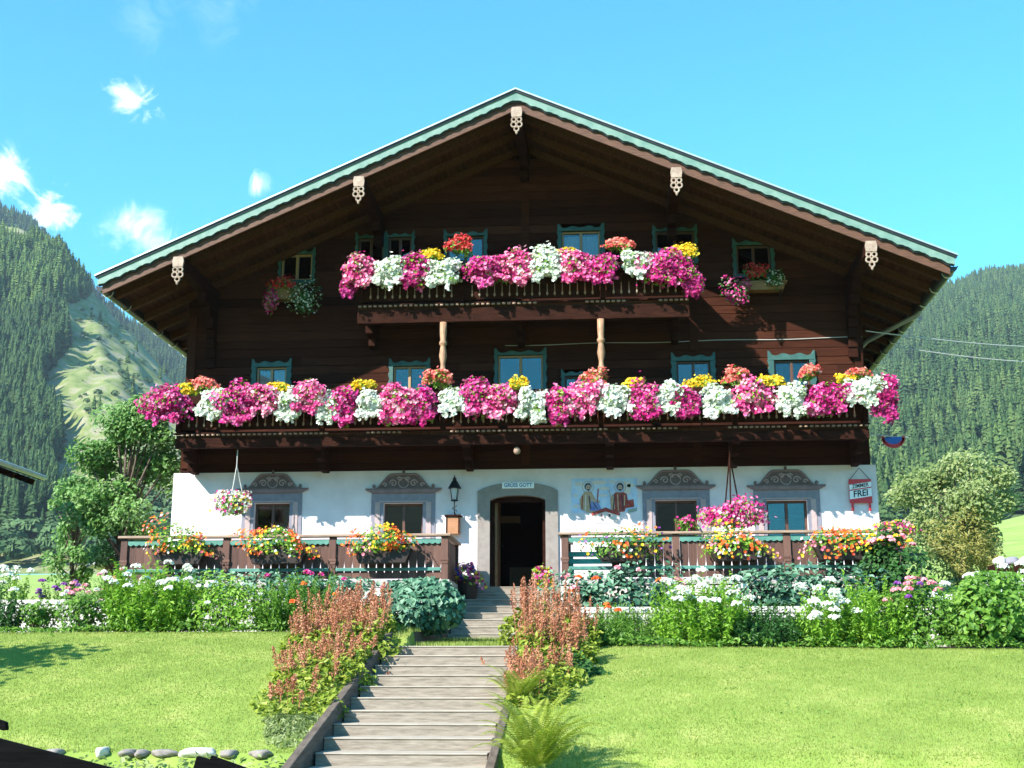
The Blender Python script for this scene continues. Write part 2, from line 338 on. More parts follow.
n = 5200; x = np.where(RNG.uniform(0, 1, n) < .45, RNG.uniform(-9.5, SX0-.1, n), RNG.uniform(SX1+.1, 9.5, n)); y = RNG.uniform(-13.4, -7.3, n); kp = np.sin(x*1.9+np.sin(y*1.4)*1.5)*np.sin(y*2.3+x*.6)+RNG.normal(0, .35, n) > .45; x, y = x[kp], y[kp]; n = len(x)
PCL = np.stack([x, y, gz(x, y)+RNG.uniform(.008, .028, n)], -1)
# ------------------------------------------------------------------ hills: lofted through surveyed ridge lines
def loft(name, rows, pxs, n_sub, m, rough_amp, midf=None):
    """rows: (Y, {px: py}) from the valley up; every row becomes a contour at that distance"""
    R_ = []
    for Y, d in rows:
        ks = sorted(d); py = np.interp(pxs, ks, [d[k] for k in ks])
        yy = Y if not callable(Y) else None
        R_.append(np.array([at(px, q, Y) for px, q in zip(pxs, py)]))
    R_ = np.array(R_); t = np.linspace(0, len(rows)-1, n_sub); i = np.clip(t.astype(int), 0, len(rows)-2); f = (t-i)[:, None, None]
    P = R_[i]*(1-f)+R_[i+1]*f
    g = RNG.normal(0, 1, P.shape[:2])
    for _ in range(3):
        g = (g+np.roll(g, 1, 0)+np.roll(g, -1, 0)+np.roll(g, 1, 1)+np.roll(g, -1, 1))/5
    for _ in range(3): P[1:-1, :, 2] = P[1:-1, :, 2]*.5+(P[:-2, :, 2]+P[2:, :, 2])*.25
    P[..., 2] += g*rough_amp*np.clip((P[..., 1]-rows[0][0])/150, 0, 1)
    o = struct(npmesh(name, P.reshape(-1, 3), gridfaces(*P.shape[:2]), np.full((P.shape[0]-1)*(P.shape[1]-1), .5), m, smooth=True))
    return P, o
hillm = mat('forest_floor', [(.03, .06, .02), (.06, .10, .03)], 1, .02, detail=8)
meadowm = mat('mountain_meadow', [(.055, .085, .024), (.115, .15, .042), (.165, .19, .06), (.25, .225, .145), (.09, .115, .045)], 1, .11, (1, 1, 1), 0, detail=15)
pxL = np.arange(-500, 700, 12.0)
PB, _ = loft('hill', [(480, {-500: 565, 700: 565}), (850, {-500: 400, 0: 420, 100: 440, 200: 470, 700: 540}),
                     (1500, {-500: 20, -150: 120, 0: 206, 22: 217, 42: 235, 60: 253, 75: 271, 88: 289, 100: 303, 150: 345, 200: 382, 300: 440, 700: 540}),
                     (2000, {-500: 160, 0: 330, 100: 400, 200: 460, 700: 560})], pxL, 70, hillm, 16)
PS, _ = loft('hill', [(325, {-500: 574, 300: 574}), (480, {-500: 470, 0: 500, 60: 492, 100: 478, 150: 462, 190: 470, 300: 540}),
                     (640, {-500: 350, 0: 380, 60: 372, 100: 368, 150: 400, 190: 420, 300: 520}),
                     (860, {-500: 150, -120: 185, 0: 224, 30: 231, 60: 252, 84: 285, 104: 310, 130: 334, 160: 366, 190: 396, 225: 430, 300: 520}),
                     (1050, {-500: 300, 0: 380, 100: 420, 185: 480, 300: 560})], np.arange(-500, 300, 6.0), 130, meadowm, 9)
pxR = np.arange(560, 1700, 12.0)
PR, _ = loft('hill', [(310, {560: 560, 850: 556, 930: 548, 1024: 522, 1700: 450}), (520, {560: 520, 850: 492, 950: 468, 1024: 440, 1700: 330}),
                     (900, {560: 450, 850: 400, 950: 362, 1024: 345, 1700: 200}),
                     (1500, {560: 400, 780: 360, 880: 318, 920: 297, 950: 288, 985: 277, 1024: 272, 1200: 215, 1700: 100}),
                     (2000, {560: 450, 900: 400, 1024: 380, 1700: 250})], pxR, 70, hillm, 16)

xs_ = np.linspace(-1500, 1500, 60); rows_ = []
for d_, k_ in ((-260, 0.0), (-500, .45), (-800, .85), (-1050, 1.0), (-1300, .7)):
    crest = 235+30*np.sin(xs_*.013)+18*np.sin(xs_*.037)-165*smooth01((xs_+50)/150)
    rows_.append(np.stack([xs_, np.full(60, float(d_)), -6+crest*k_*(1+.03*np.sin(xs_*.05+d_))], -1))
rows_ = np.array(rows_); struct(npmesh('hill', rows_.reshape(-1, 3), gridfaces(5, 60), np.full(4*59, .5), mat('opposite_forest', [(.015, .035, .014), (.05, .085, .03)], 1, .03, detail=10), smooth=True))
# ------------------------------------------------------------------ woods on the hills (uncountable: one object each)
def conifer_template(seed, layers=9, arms=7):
    """a spruce: tiers of drooping boughs, each a little gable of two faces, round a thin stem"""
    r = np.random.default_rng(seed); V = []; Fa = []; rn = []
    for L in range(layers):
        u = L/layers; z0 = .10+.86*u; R0 = .165*(1-.93*u)**.85; a0 = r.uniform(0, 6.28)
        for j in range(arms):
            a = a0+2*np.pi*j/arms+r.uniform(-.25, .25); q = R0*r.uniform(.6, 1.2); w_ = q*.62+.008; zz = z0+r.uniform(-.03, .03); b = len(V); c, s_ = np.cos(a), np.sin(a)
            V += [(0, 0, zz+.10*(1-u)+.035), (q*c, q*s_, zz-.035), (q*.62*c-w_*s_, q*.62*s_+w_*c, zz-.055), (q*.62*c+w_*s_, q*.62*s_-w_*c, zz-.055)]
            Fa += [(b, b+1, b+2), (b, b+3, b+1)]; t_ = r.uniform(-.22, .22); rn += [t_, t_+.05]
    b = len(V); V += [(-.012, 0, .85), (.012, 0, .85), (0, 0, 1.0), (-.012, 0, -.02), (.012, 0, -.02), (0, .01, .4)]; Fa += [(b, b+1, b+2), (b+3, b+4, b+5)]; rn += [0, -.3]
    return np.array(V), np.array(Fa), np.array(rn)
def decid_template(seed):
    r = np.random.default_rng(seed); V = []; Fa = []; rn = []
    for k in range(90):
        d = r.normal(0, 1, 3); d /= np.linalg.norm(d); d[2] = abs(d[2])*1.1-.25; c = np.array([0, 0, .5])+d*np.array([.36, .36, .44])*r.uniform(.75, 1.1); s = r.uniform(.07, .14)
        u = r.normal(0, 1, 3); u /= np.linalg.norm(u); x = np.cross(d, u); x /= np.linalg.norm(x)+1e-6; y = np.cross(x, d); b = len(V)
        V += [c-x*s, c+x*s, c+y*s*1.3+d*.03]; Fa.append((b, b+1, b+2)); rn.append(r.uniform(-.3, .3))
    return np.array(V), np.array(Fa), np.array(rn)
CT = [conifer_template(i) for i in range(5)]; CN = [conifer_template(20+i, 15, 10) for i in range(5)]; DT = [decid_template(i) for i in range(4)]
def wood(name, P, hs, templates, m, label, tint=(.3, .75), wide=1.0, kind='stuff'):
    n = len(P); V = []; Fa = []; Rn = []; off = 0
    pick = RNG.integers(0, len(templates), n); ang = RNG.uniform(0, 6.28, n); tn = RNG.uniform(*tint, n); ws = RNG.uniform(.85, 1.25, n)*wide
    for k, (tv, tf, tr) in enumerate(templates):
        s = np.where(pick == k)[0]
        if not len(s): continue
        c, sn = np.cos(ang[s])[:, None], np.sin(ang[s])[:, None]
        x = (tv[None, :, 0]*c-tv[None, :, 1]*sn)*(hs[s]*ws[s])[:, None]; y = (tv[None, :, 0]*sn+tv[None, :, 1]*c)*(hs[s]*ws[s])[:, None]; z = tv[None, :, 2]*hs[s][:, None]
        v = np.stack([x, y, z], -1)+P[s][:, None, :]
        V.append(v.reshape(-1, 3)); Fa.append((tf[None]+(np.arange(len(s))*len(tv))[:, None, None]).reshape(-1, 3)+off); off += len(s)*len(tv)
        Rn.append((tn[s][:, None]+tr[None]).ravel())
    return tag(npmesh(name, np.concatenate(V), np.concatenate(Fa), np.concatenate(Rn), m), label, None, None, kind)
def scatter(P, n, keep):
    """n places on a lofted hill, even in ground area, kept where keep(px, py, Y) says so"""
    A = P[:-1, :-1]; B = P[:-1, 1:]; C_ = P[1:, :-1]; D = P[1:, 1:]
    ar = np.linalg.norm(np.cross(B-A, C_-A), axis=-1).ravel(); ix = RNG.choice(len(ar), n, p=ar/ar.sum())
    u, v = RNG.uniform(0, 1, (2, n, 1))
    q = A.reshape(-1, 3)[ix]*(1-u)*(1-v)+B.reshape(-1, 3)[ix]*u*(1-v)+C_.reshape(-1, 3)[ix]*(1-u)*v+D.reshape(-1, 3)[ix]*u*v
    d = q-CC; ww = d@CF; px = 512+FPX*(d@CR)/ww; py = 384-FPX*(d@CU)/ww
    return q[keep(px, py, q[:, 1])]
def wob(py, a=8): return a*np.sin(py*.11)+a*.6*np.sin(py*.037+1)
q = scatter(PB, 26000, lambda px, py, Y: (px > -110) & (px < 235) & (py < 470))
wood('forest', q, RNG.uniform(15, 27, len(q)), CT, LM['conifer'], 'dark spruce forest along the high ridge behind the meadow hill', (.15, .6))
q = scatter(PS, 30000, lambda px, py, Y: (px > -140) & (py > 226) & (py < np.where(px > 44, 300, 326)+wob(px, 5)) & (px < 78+.4*(py-262)) & (py > 236+.2*np.maximum(px, 0)))
wood('forest', q, RNG.uniform(9, 17, len(q)), CT, LM['coniferl'], 'light green young conifer wood on the upper slope of the meadow hill', (.25, .9), 1.15)
q = scatter(PS, 54000, lambda px, py, Y: (px > -140) & (py >= 322+wob(px, 6)) & (py < 545) & (px < 56+13*np.sin(py*.06)-.07*(py-330)+20*smooth01((py-450)/60)))
nr = (q[:, 1] < 700) & (q[:, 0] > -420)
wood('forest', q[~nr], RNG.uniform(11, 22, (~nr).sum()), CT, LM['conifer'], 'dark green spruce stand on the shaded flank beside the meadow', (.2, .65))
wood('forest', q[nr], RNG.uniform(11, 23, nr.sum()), CN, LM['conifer'], 'lowest dark spruces on the flank beside the meadow', (.2, .65))
q = scatter(PS, 9000, lambda px, py, Y: (px > -200) & (px < 200) & (py >= 515) & (py < 570))
wood('forest', q, RNG.uniform(6, 12, len(q)), DT, LM['decid'], 'grey green broadleaf wood along the foot of the meadow hill', (.2, .8), 1.3)
q = scatter(PS, 1900, lambda px, py, Y: (px > 70) & (px < 200) & (py < 520))
wood('scrub', q, RNG.uniform(1, 4.5, len(q))**1.0, DT, LM['decid'], 'scattered low scrub on the open mountain meadow', (.1, .7), 1.3)
q = scatter(PS, 900, lambda px, py, Y: (px > 62) & (px < 200) & (py > 300) & (py < 520) & (np.sin(px*.21)+np.sin(py*.13+px*.05) > .35))
wood('forest', q, RNG.uniform(3, 10, len(q)), CT, LM['coniferl'], 'loose young conifers dotted over the mountain meadow', (.1, .7), 1.2)
q = scatter(PR, 66000, lambda px, py, Y: (px > 815) & (px < 1150)  & ((Y > 345) | (RNG.uniform(0, 1, len(px)) < .3)))
nr = q[:, 1] < 640
wood('forest', q[~nr], RNG.uniform(12, 24, (~nr).sum()), CT, LM['conifer'], 'dense spruce forest covering the slope right of the farmhouse', (.2, .85))
wood('forest', q[nr], RNG.uniform(12, 25, nr.sum()), CN, LM['conifer'], 'nearest lower spruces of the forest right of the farmhouse', (.25, .95)); print('near spruces', nr.sum(), (~nr).sum())
q = scatter(PR, 5000, lambda px, py, Y: (px > 815) & (px < 1180) & (Y < 400))
wood('forest', q, RNG.uniform(3, 7, len(q)), DT, LM['decid'], 'bushy broadleaf edge of the spruce forest above the hay field', (.2, .7), 1.3)

# ------------------------------------------------------------------ the farmhouse
house = thing('farmhouse', 'three storey alpine farmhouse of dark logs over a white ground floor, flowers on both balconies', 'farmhouse', (0.06, 0, 0))
XW0, XW1, XR, SL, ZR = -7.59, 7.71, .21, .443, 10.2
YF, YB = -2.5, 13.0
def ztop(x): return ZR-SL*abs(x-XR)
def px_rect(x0, x1, y0, y1, Y=0): a = at(x0, y1, Y); b = at(x1, y0, Y); return a[0], b[0], a[2], b[2]

# windows: pixel box of the wooden frame (left, right, top, bottom), turquoise casing margin, frame material, curtain?, bars
LOGWIN = [
 ((256, 287, 367, 392), 7, 'framew', True), ((393, 426, 366, 392), 6, 'framew', False), ((498, 543, 355, 392), 5, 'framew', False),
 ((565, 588, 376, 396), 5, 'framed', False), ((677, 710, 361, 390), 7, 'framed', False), ((775, 809, 360, 390), 8, 'framed', False),
 ((281, 313, 254, 281), 4, 'framew', False), ((358, 384, 238, 268), 4, 'framed', False), ((388, 412, 237, 268), 4, 'framed', False), ((447, 484, 236, 268), 5, 'framed', False),
 ((562, 600, 231, 262), 6, 'framew', True), ((656, 694, 231, 262), 4, 'framed', False), ((737, 770, 245, 275), 5, 'framed', False)]
GWIN = [((253, 290, 503, 537), 'framed'), ((383, 423, 503, 538), 'framed'), ((656, 697, 500, 538), 'framed'), ((768, 807, 500, 538), 'framed')]
logholes = [px_rect(*b) for b, *_ in LOGWIN]; gholes = [px_rect(*b) for b, _ in GWIN]
DX0, DX1 = -.54, .66
doorhole = (DX0, DX1, -.0, 2.02)

# white ground floor
def wall_holes(mb, x0, x1, z0, z1, holes, y0, y1):
    xs = sorted({x0, x1, *[h[0] for h in holes], *[h[1] for h in holes]}); zs = sorted({z0, z1, *[h[2] for h in holes], *[h[3] for h in holes]})
    ins = lambda x, z: any(h[0] < x < h[1] and h[2] < z < h[3] for h in holes)
    for i in range(len(xs)-1):
        for j in range(len(zs)-1):
            if not ins((xs[i]+xs[i+1])/2, (zs[j]+zs[j+1])/2):
                mb.face([(xs[i], y0, zs[j]), (xs[i+1], y0, zs[j]), (xs[i+1], y0, zs[j+1]), (xs[i], y0, zs[j+1])])
    for a, b, c, d in holes:
        mb.face([(a, y0, c), (a, y1, c), (a, y1, d), (a, y0, d)]); mb.face([(b, y0, c), (b, y0, d), (b, y1, d), (b, y1, c)])
        mb.face([(a, y0, d), (a, y1, d), (b, y1, d), (b, y0, d)]); mb.face([(a, y0, c), (b, y0, c), (b, y1, c), (a, y1, c)])
mb = MB(); wall_holes(mb, XW0, XW1, -.9, 2.56, gholes+[doorhole], 0, .35)
mb.face([(XW0, 0, -.9), (XW0, 0, 2.56), (XW0, 12, 2.56), (XW0, 12, -.9)]); mb.face([(XW1, 0, -.9), (XW1, 12, -.9), (XW1, 12, 2.56), (XW1, 0, 2.56)])
mb.face([(XW0, 12, -.9), (XW0, 12, 2.56), (XW1, 12, 2.56), (XW1, 12, -.9)]); mb.face([(XW0, 0, 2.56), (XW1, 0, 2.56), (XW1, 12, 2.56), (XW0, 12, 2.56)])
mb.build('wall', MT['plaster'], house)
# hall behind the open door
mb = MB()
mb.box(-1.4, 1.5, .4, 4.5, -.05, -.002); mb.box(-1.4, -1.3, .37, 4.5, 0, 2.5); mb.box(1.4, 1.5, .37, 4.5, 0, 2.5); mb.box(-1.3, 1.4, 4.4, 4.5, 0, 2.5); mb.box(-1.3, 1.4, .37, 4.4, 2.4, 2.5)
mb.box(-.4, .2, 3.6, 4.3, 0, .75, 1); mb.box(-1.25, -.1, 2.9, 3.05, 1.75, 1.9, 1)
mb.build('hall', [MT['dark'], MT['boxwood']], house)

# log wall, board by board
LX0, LX1 = -7.45, 7.60
mb = MB(); z = 2.562; row = 0
while z < 9.7:
    h = .20+.012*math.sin(row*2.1); g = .008; z0, z1 = z, z+h-g
    def lim(zz): r = (ZR-.15-zz)/SL; return max(LX0, XR-r), min(LX1, XR+r)
    a0, b0 = lim(z0); a1, b1 = lim(z1)
    if b1-a1 > .1:
        cuts = sorted([(hh[0], hh[1]) for hh in logholes if hh[2] < z1-.01 and hh[3] > z0+.01]); segs = []; c = None
        cur0, cur1 = a0, a1
        for s, e in cuts: segs.append((cur0, cur1, s, s)); cur0 = cur1 = e
        segs.append((cur0, cur1, b0, b1))
        dy = random.uniform(-.005, .005); rr = random.random()
        for p0, p1, q0, q1 in segs:
            if q0-p0 < .03: continue
            # split into two boards of slightly different tone
            c_ = p0+(q0-p0)*random.uniform(.3, .7)
            for (s0, s1, e0, e1) in ((p0, p1, c_-.002, c_-.002), (c_, c_, q0, q1)):
                r_ = min(1, max(0, rr*.6+random.random()*.4)); d = .006
                v = [(s0, dy, z0+d), (e0, dy, z0+d), (e1, dy, z1-d), (s1, dy, z1-d), (s0, .2, z0), (e0, .2, z0), (e1, .2, z1), (s1, .2, z1), (s0, dy+d, z0), (e0, dy+d, z0), (e1, dy+d, z1), (s1, dy+d, z1)]
                mb.poly(v, [(0, 1, 2, 3), (8, 9, 1, 0), (3, 2, 10, 11), (9, 5, 6, 10, 2, 1), (4, 8, 0, 3, 11, 7), (4, 5, 9, 8), (11, 10, 6, 7), (7, 6, 5, 4)], 0, r_)
    z += h; row += 1
# side and back log walls, dark lining
for x, s in ((LX0, 1), (LX1, -1)):
    for k in range(20):
        zz = 2.562+k*.205
        if zz+.2 < ztop(x)-.2: mb.box(min(x, x+s*.18), max(x, x+s*.18), .201, 12, zz, zz+.197)
mb.build('log_wall', MT['log'], house)
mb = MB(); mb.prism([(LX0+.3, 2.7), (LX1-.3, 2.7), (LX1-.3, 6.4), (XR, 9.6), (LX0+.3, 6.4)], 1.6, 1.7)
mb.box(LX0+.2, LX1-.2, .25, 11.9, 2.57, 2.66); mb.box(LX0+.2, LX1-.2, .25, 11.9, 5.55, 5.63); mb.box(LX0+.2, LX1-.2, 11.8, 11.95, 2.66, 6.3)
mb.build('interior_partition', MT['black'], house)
# log ends of the cross walls showing on the front
for xx, zt in ((.24, 8.9), (LX0+.12, 6.1), (LX1-.12, 6.1), (3.95, 7.6)):
    zz = 2.66; mb = MB(); sec = []
    while zz < zt:
        if not any(hh[0]-.25 < xx < hh[1]+.25 and hh[2]-.2 < zz+.1 < hh[3]+.2 for hh in logholes): sec.append(zz)
        zz += .205
    runs = []
    for zz in sec:
        if runs and zz-runs[-1][-1] < .21: runs[-1].append(zz)
        else: runs.append([zz])
    for run in runs: mb = MB(); mb.box(xx-.09, xx+.09, -.045, -.009, run[0], run[-1]+.205); mb.build('log_end', MT['log'], house)

# windows of the log storeys
def casing(mb, a, b, c, d, m, wavy=True):
    """wavy sawn casing boards round the opening"""
    n = 24; top = []
    for i in range(n+1):
        t = i/n; x = b+m-(b-a+2*m)*t; u = abs(t-.5)*2
        top.append((x, d+m+.035*math.cos(t*math.pi*6)*(.5+.5*u)+.05*(u > .86)))
    mb.prism([(a-m, d), (b+m, d)]+top, -.06, -.018)
    for s, x0, x1 in ((-1, a-m, a), (1, b, b+m)):
        pts_in = x1 if s < 0 else x0; outx = x0 if s < 0 else x1; o = []
        for i in range(11):
            zz = c+(d-.003-c)*i/10; o.append((outx+s*.018*math.cos(i*1.9), zz))
        poly = [(pts_in, c)]+o+[(pts_in, d-.003)] if s > 0 else o[::-1]+[(pts_in, c), (pts_in, d-.003)]
        if s < 0: poly = [(pts_in, c), (pts_in, d-.003)]+o[::-1]
        mb.prism(poly, -.055, -.018)
    mb.box(a-m, b+m, -.08, -.018, c-.07, c-.003)
def window(hole, m, fm, curt, deep=.06, plain=False):
    a, b, c, d = hole; t = .045; f = MB()
    e = .003
    f.box(a+e, a+t, deep-.05, deep+.05, c+e, d-e); f.box(b-t, b-e, deep-.05, deep+.05, c+e, d-e); f.box(a+t, b-t, deep-.05, deep+.05, c+e, c+t); f.box(a+t, b-t, deep-.05, deep+.05, d-t, d-e)
    mid = (a+b)/2; f.box(mid-.03, mid+.03, deep-.055, deep+.04, c+t, d-t)
    wo = f.build('window', MT[fm], house, bevel=.006)
    if not plain:
        k = MB(); casing(k, a, b, c, d, m); k.build('window_casing', MT['turq'], wo, bevel=.006)
    p = MB(); p.box(a+t, mid-.03, deep-.004, deep+.004, c+t, d-t); p.box(mid+.03, b-t, deep-.004, deep+.004, c+t, d-t); p.build('pane', MT['glass'], wo)
    if curt:
        k = MB(); n = 36; xs = [a+t+(b-a-2*t)*i/n for i in range(n+1)]
        v = [(x, deep+.10+.025*math.sin(i*2.2), zz) for zz in (c+t, d-t-.02) for i, x in enumerate(xs)]
        k.poly(v, [(i, i+1, n+2+i, n+1+i) for i in range(n)]); k.build('curtain', MT['curtain'], wo, smooth=True)
    return wo
for (bx, mg, fm, cu), hole in zip(LOGWIN, logholes): window(hole, mg/62.0, fm, cu)

# ground floor windows with painted pediments
def gwindow(hole, fm):
    a, b, c, d = hole; wo = window(hole, .1, fm, False, deep=.16, plain=True)
    m = MB(); w_ = .27; mid = (a+b)/2
    m.box(a-w_, a-.003, -.022, -.002, c-.15, d+.003, 1); m.box(b+.003, b+w_, -.022, -.002, c-.15, d+.003, 1); m.box(a-w_, b+w_, -.022, -.002, d+.005, d+.22, 1)      # bluish field
    for x in (a-.13, b+.13): m.box(x-.055, x+.055, -.034, -.0235, c-.15, d+.02, 3)
    m.box(a-.1, b+.1, -.032, -.0235, d+.025, d+.05, 3)
    z0 = d+.222
    m.prism([(a-w_-.12, z0+.06), (a-w_+.02, z0), (b+w_-.02, z0), (b+w_+.12, z0+.06), (b+w_+.14, z0+.10), (a-w_-.14, z0+.10)], -.07, -.002, 0)       # cornice
    m.box(a-w_-.1, b+w_+.1, -.074, -.0705, z0+.075, z0+.09, 2)
    z1 = z0+.102; hw = (b-a)/2+w_-.05; pts = []
    for i in range(25):
        t = i/24; u = 1-2*t; x = mid+u*hw; au = abs(u)
        zz = z1+.33*(smooth01((1-au)/.62)) + (.035 if au > .93 else 0)
        pts.append((x, float(zz)))
    m.prism([(mid-hw, z1), (mid+hw, z1)]+pts, -.03, -.002, 2)
    # scroll work and rim, raised
    rim = [(x, -.034, zz-.02) for x, zz in pts]; m.tube(rim, .022, 6, 0)
    for s in (-1, 1):
        for cx_, cz_, R0, tr in ((.24, .11, .085, 2.2), (.44, .075, .05, 1.8), (.09, .2, .055, 2.0)):
            sp = [(mid+s*(cx_*hw/.7+R0*(1-i/26)*math.cos(i*.35*tr/2)), -.036, z1+cz_+R0*(1-i/26)*math.sin(i*.35*tr/2)) for i in range(22)]
            m.tube(sp, .014, 5, 3)
        m.lathe([(.001, -.05), (.035, -.02), (.035, .02), (.001, .05)], (mid+s*hw, -.03, z1+.05), 8, 0)
    m.lathe([(.001, -.05), (.03, -.02), (.03, .02), (.001, .06)], (mid, -.03, z1+.36), 8, 2)
    m.tube([(mid+.11*math.cos(t*.5), -.036, z1+.12+.11*math.sin(t*.5)) for t in range(13)], .014, 5, 3)
    m.build('painted_surround', [MT['mauve'], MT['lilac'], MT['mauved'], MT['mauvel']], wo)
for (bx, fm), hole in zip(GWIN, gholes): gwindow(hole, fm)

# door surround with flat arch, frame, threshold
mb = MB(); a, b = DX0, DX1; mid = (a+b)/2; n = 16
def arch(x, half, rise, base): u = (x-mid)/half; return base+rise*math.sqrt(max(0, 1-u*u*.85))-rise*math.sqrt(.15)
ow = .27; inner = [(a+(b-a)*i/n, arch(a+(b-a)*i/n, (b-a)/2, .17, 1.88)) for i in range(n+1)]
outer = [(a-ow+(b-a+2*ow)*i/n, arch(a-ow+(b-a+2*ow)*i/n, (b-a)/2+ow, .30, 2.08)) for i in range(n+1)]
for y in (-.05,):
    for i in range(n):
        (x0, z0), (x1, z1), (x2, z2), (x3, z3) = inner[i], inner[i+1], outer[i+1], outer[i]
        v = [(x0, -.05, z0), (x1, -.05, z1), (x2, -.05, z2), (x3, -.05, z3), (x0, .3, z0), (x1, .3, z1), (x2, -.001, z2), (x3, -.001, z3)]
        mb.poly(v, [(0, 1, 2, 3), (4, 5, 1, 0), (3, 2, 6, 7)], 0, .5)
for s, xi, xo in ((-1, a, a-ow), (1, b, b+ow)):
    zi = inner[0][1]; zo = outer[0][1]
    v = [(xi, -.05, -.1), (xo, -.05, -.1), (xo, -.05, zo), (xi, -.05, zi), (xi, .3, -.1), (xi, .3, zi), (xo, -.001, -.1), (xo, -.001, zo)]
    fs = [(0, 3, 2, 1), (0, 4, 5, 3), (1, 2, 7, 6)]
    mb.poly(v, [f[::s] for f in fs], 0, .5)
mb.build('door_surround', MT['stonegrey'], house)
mb = MB()
mb.box(a+.006, a+.07, .12, .26, 0, 1.93); mb.box(b-.07, b-.006, .12, .26, 0, 1.93); mb.box(a+.07, b-.07, .12, .26, 1.86, 1.98)
df = mb.build('door_frame', MT['dark'], house, bevel=.008)
mb = MB(); mb.box(a+.08, a+.13, .3, 1.2, .01, 1.95); mb.build('door', MT['boxwood'], house)
mb = MB(); mb.tube([(a+.135, 1.05, 1.0), (a+.19, 1.05, 1.0), (a+.19, .95, 1.0)], .012, 6); mb.build('door_handle', MT['iron'], house.children[-1])

# name plate over the door
def text_part(name, s, size, origin, m, parent, ang=0, tilt=0, squeeze=1.0, thick=.003, bold=0.0):
    cu = bpy.data.curves.new('lettering', 'FONT'); cu.body = s; cu.size = size; cu.align_x = 'CENTER'; cu.align_y = 'CENTER'; cu.extrude = thick; cu.offset = bold
    t = bpy.data.objects.new('lettering', cu); COL.objects.link(t); bpy.context.view_layer.update()
    me = bpy.data.meshes.new_from_object(t.evaluated_get(bpy.context.evaluated_depsgraph_get())); bpy.data.objects.remove(t); me.materials.clear(); me.materials.append(m)
    base = Vector(LOC[parent.name])
    for v in me.vertices:
        x, y, zz = v.co.x*squeeze, v.co.y, v.co.z
        v.co = Vector((origin[0]+x*math.cos(ang)-y*math.sin(ang)*0, origin[1]-zz, origin[2]+y+x*math.sin(ang)))-base
    o = bpy.data.objects.new(name, me); COL.objects.link(o); o.parent = parent; LOC[o.name] = tuple(base); return o
sx0, sx1, sz0, sz1 = px_rect(502, 534, 482, 488.5, -.07)
sign = thing('house_sign', 'small white plate with blue lettering fixed above the open front door', 'sign', ((sx0+sx1)/2, -.06, (sz0+sz1)/2))
mb = MB(); mb.box(sx0, sx1, -.068, -.053, sz0, sz1); mb.build('plate', MT['white'], sign, bevel=.006)
text_part('lettering', 'GRÜSS GOTT', .115, ((sx0+sx1)/2, -.0695, (sz0+sz1)/2), MT['inkblue'], sign, squeeze=.88, bold=.002)

# wall painting: two seated figures over a little house
mx0, mx1, mz0, mz1 = px_rect(571.5, 637, 478, 513)
def mp(u, v): return (mx0+(mx1-mx0)*u, mz1-(mz1-mz0)*v)
murals = [mat('mural_sky', [(.30, .42, .68), (.48, .60, .78), (.66, .70, .76)], .9, 4, (1, 1, 1), 0), mat('mural_ochre', [(.42, .27, .17), (.55, .40, .27)], .9, 12), mat('mural_red', [(.25, .035, .03), (.40, .09, .07)], .9, 12),
          mat('mural_skin', [(.50, .36, .29)], .9), mat('mural_dark', [(.07, .05, .07)], .9), mat('mural_blue', [(.12, .16, .42), (.25, .32, .55)], .9, 12), mat('mural_wall', [(.62, .52, .48), (.68, .62, .58)], .9, 12), mat('mural_green', [(.22, .27, .22), (.35, .4, .33)], .9, 9)]
mb = MB()
mb.prism([mp(*p) for p in ((0, 1), (.30, 1), (.34, .96), (.96, 1), (1, .86), (1, 0), (0, 0))], -.006, -.001, 0)
def blob(pts, m, lay): mb.prism([mp(*p) for p in pts], -.006-.003*lay, -.0045-.003*lay+.0, m)
def ell(cx_, cy_, rx, ry, m, lay, n=12): blob([(cx_+rx*math.cos(-2*math.pi*i/n), cy_+ry*math.sin(-2*math.pi*i/n)) for i in range(n)][::-1][::-1], m, lay)
blob([(.12, .62), (.14, .9), (.24, 1.0), (.36, 1.0), (.44, .86), (.34, .5), (.30, .38), (.2, .38)], 1, 1)          # left figure in ochre
blob([(.28, .95), (.46, .93), (.40, .66), (.30, .6)], 5, 2); blob([(.30, .58), (.44, .66), (.43, .72), (.29, .66)], 3, 3)
ell(.255, .24, .055, .11, 4, 2); ell(.262, .27, .042, .09, 3, 3)
blob([(.59, .86), (.66, .98), (.80, .98), (.86, .7), (.84, .46), (.78, .40), (.66, .42), (.62, .55)], 2, 1)           # right figure in red
blob([(.60, .9), (.585, .62), (.63, .44), (.655, .62), (.66, .9)], 1, 2); blob([(.82, .88), (.95, .84), (.94, .62), (.83, .66)], 2, 3)
ell(.74, .25, .055, .12, 4, 2); ell(.74, .28, .038, .085, 3, 3); blob([(.80, .42), (.90, .5), (.90, .12), (.80, .08)], 6, 1)
blob([(.86, 1.02), (.99, .96), (.99, .86), (.84, .92)], 7, 1)
blob([(.33, 1.30), (.70, 1.30), (.70, 1.02), (.52, .90), (.33, 1.02)], 6, 2); blob([(.30, 1.08), (.33, 1.08), (.515, .97), (.70, 1.08), (.73, 1.08), (.73, 1.0), (.515, .85), (.30, 1.0)], 2, 3)
blob([(.44, 1.12), (.47, 1.12), (.47, 1.04), (.44, 1.04)], 4, 3); blob([(.56, 1.12), (.59, 1.12), (.59, 1.04), (.56, 1.04)], 4, 3)
for (x_, y_, w_, h_) in ((.12, .16, .12, .05), (.42, .12, .2, .06), (.5, .3, .14, .05), (.06, .5, .08, .04), (.9, .22, .1, .05), (.48, .5, .12, .04), (.08, .8, .1, .05), (.62, .1, .1, .03)): ell(x_, y_, w_*.6, h_, 6, 1)
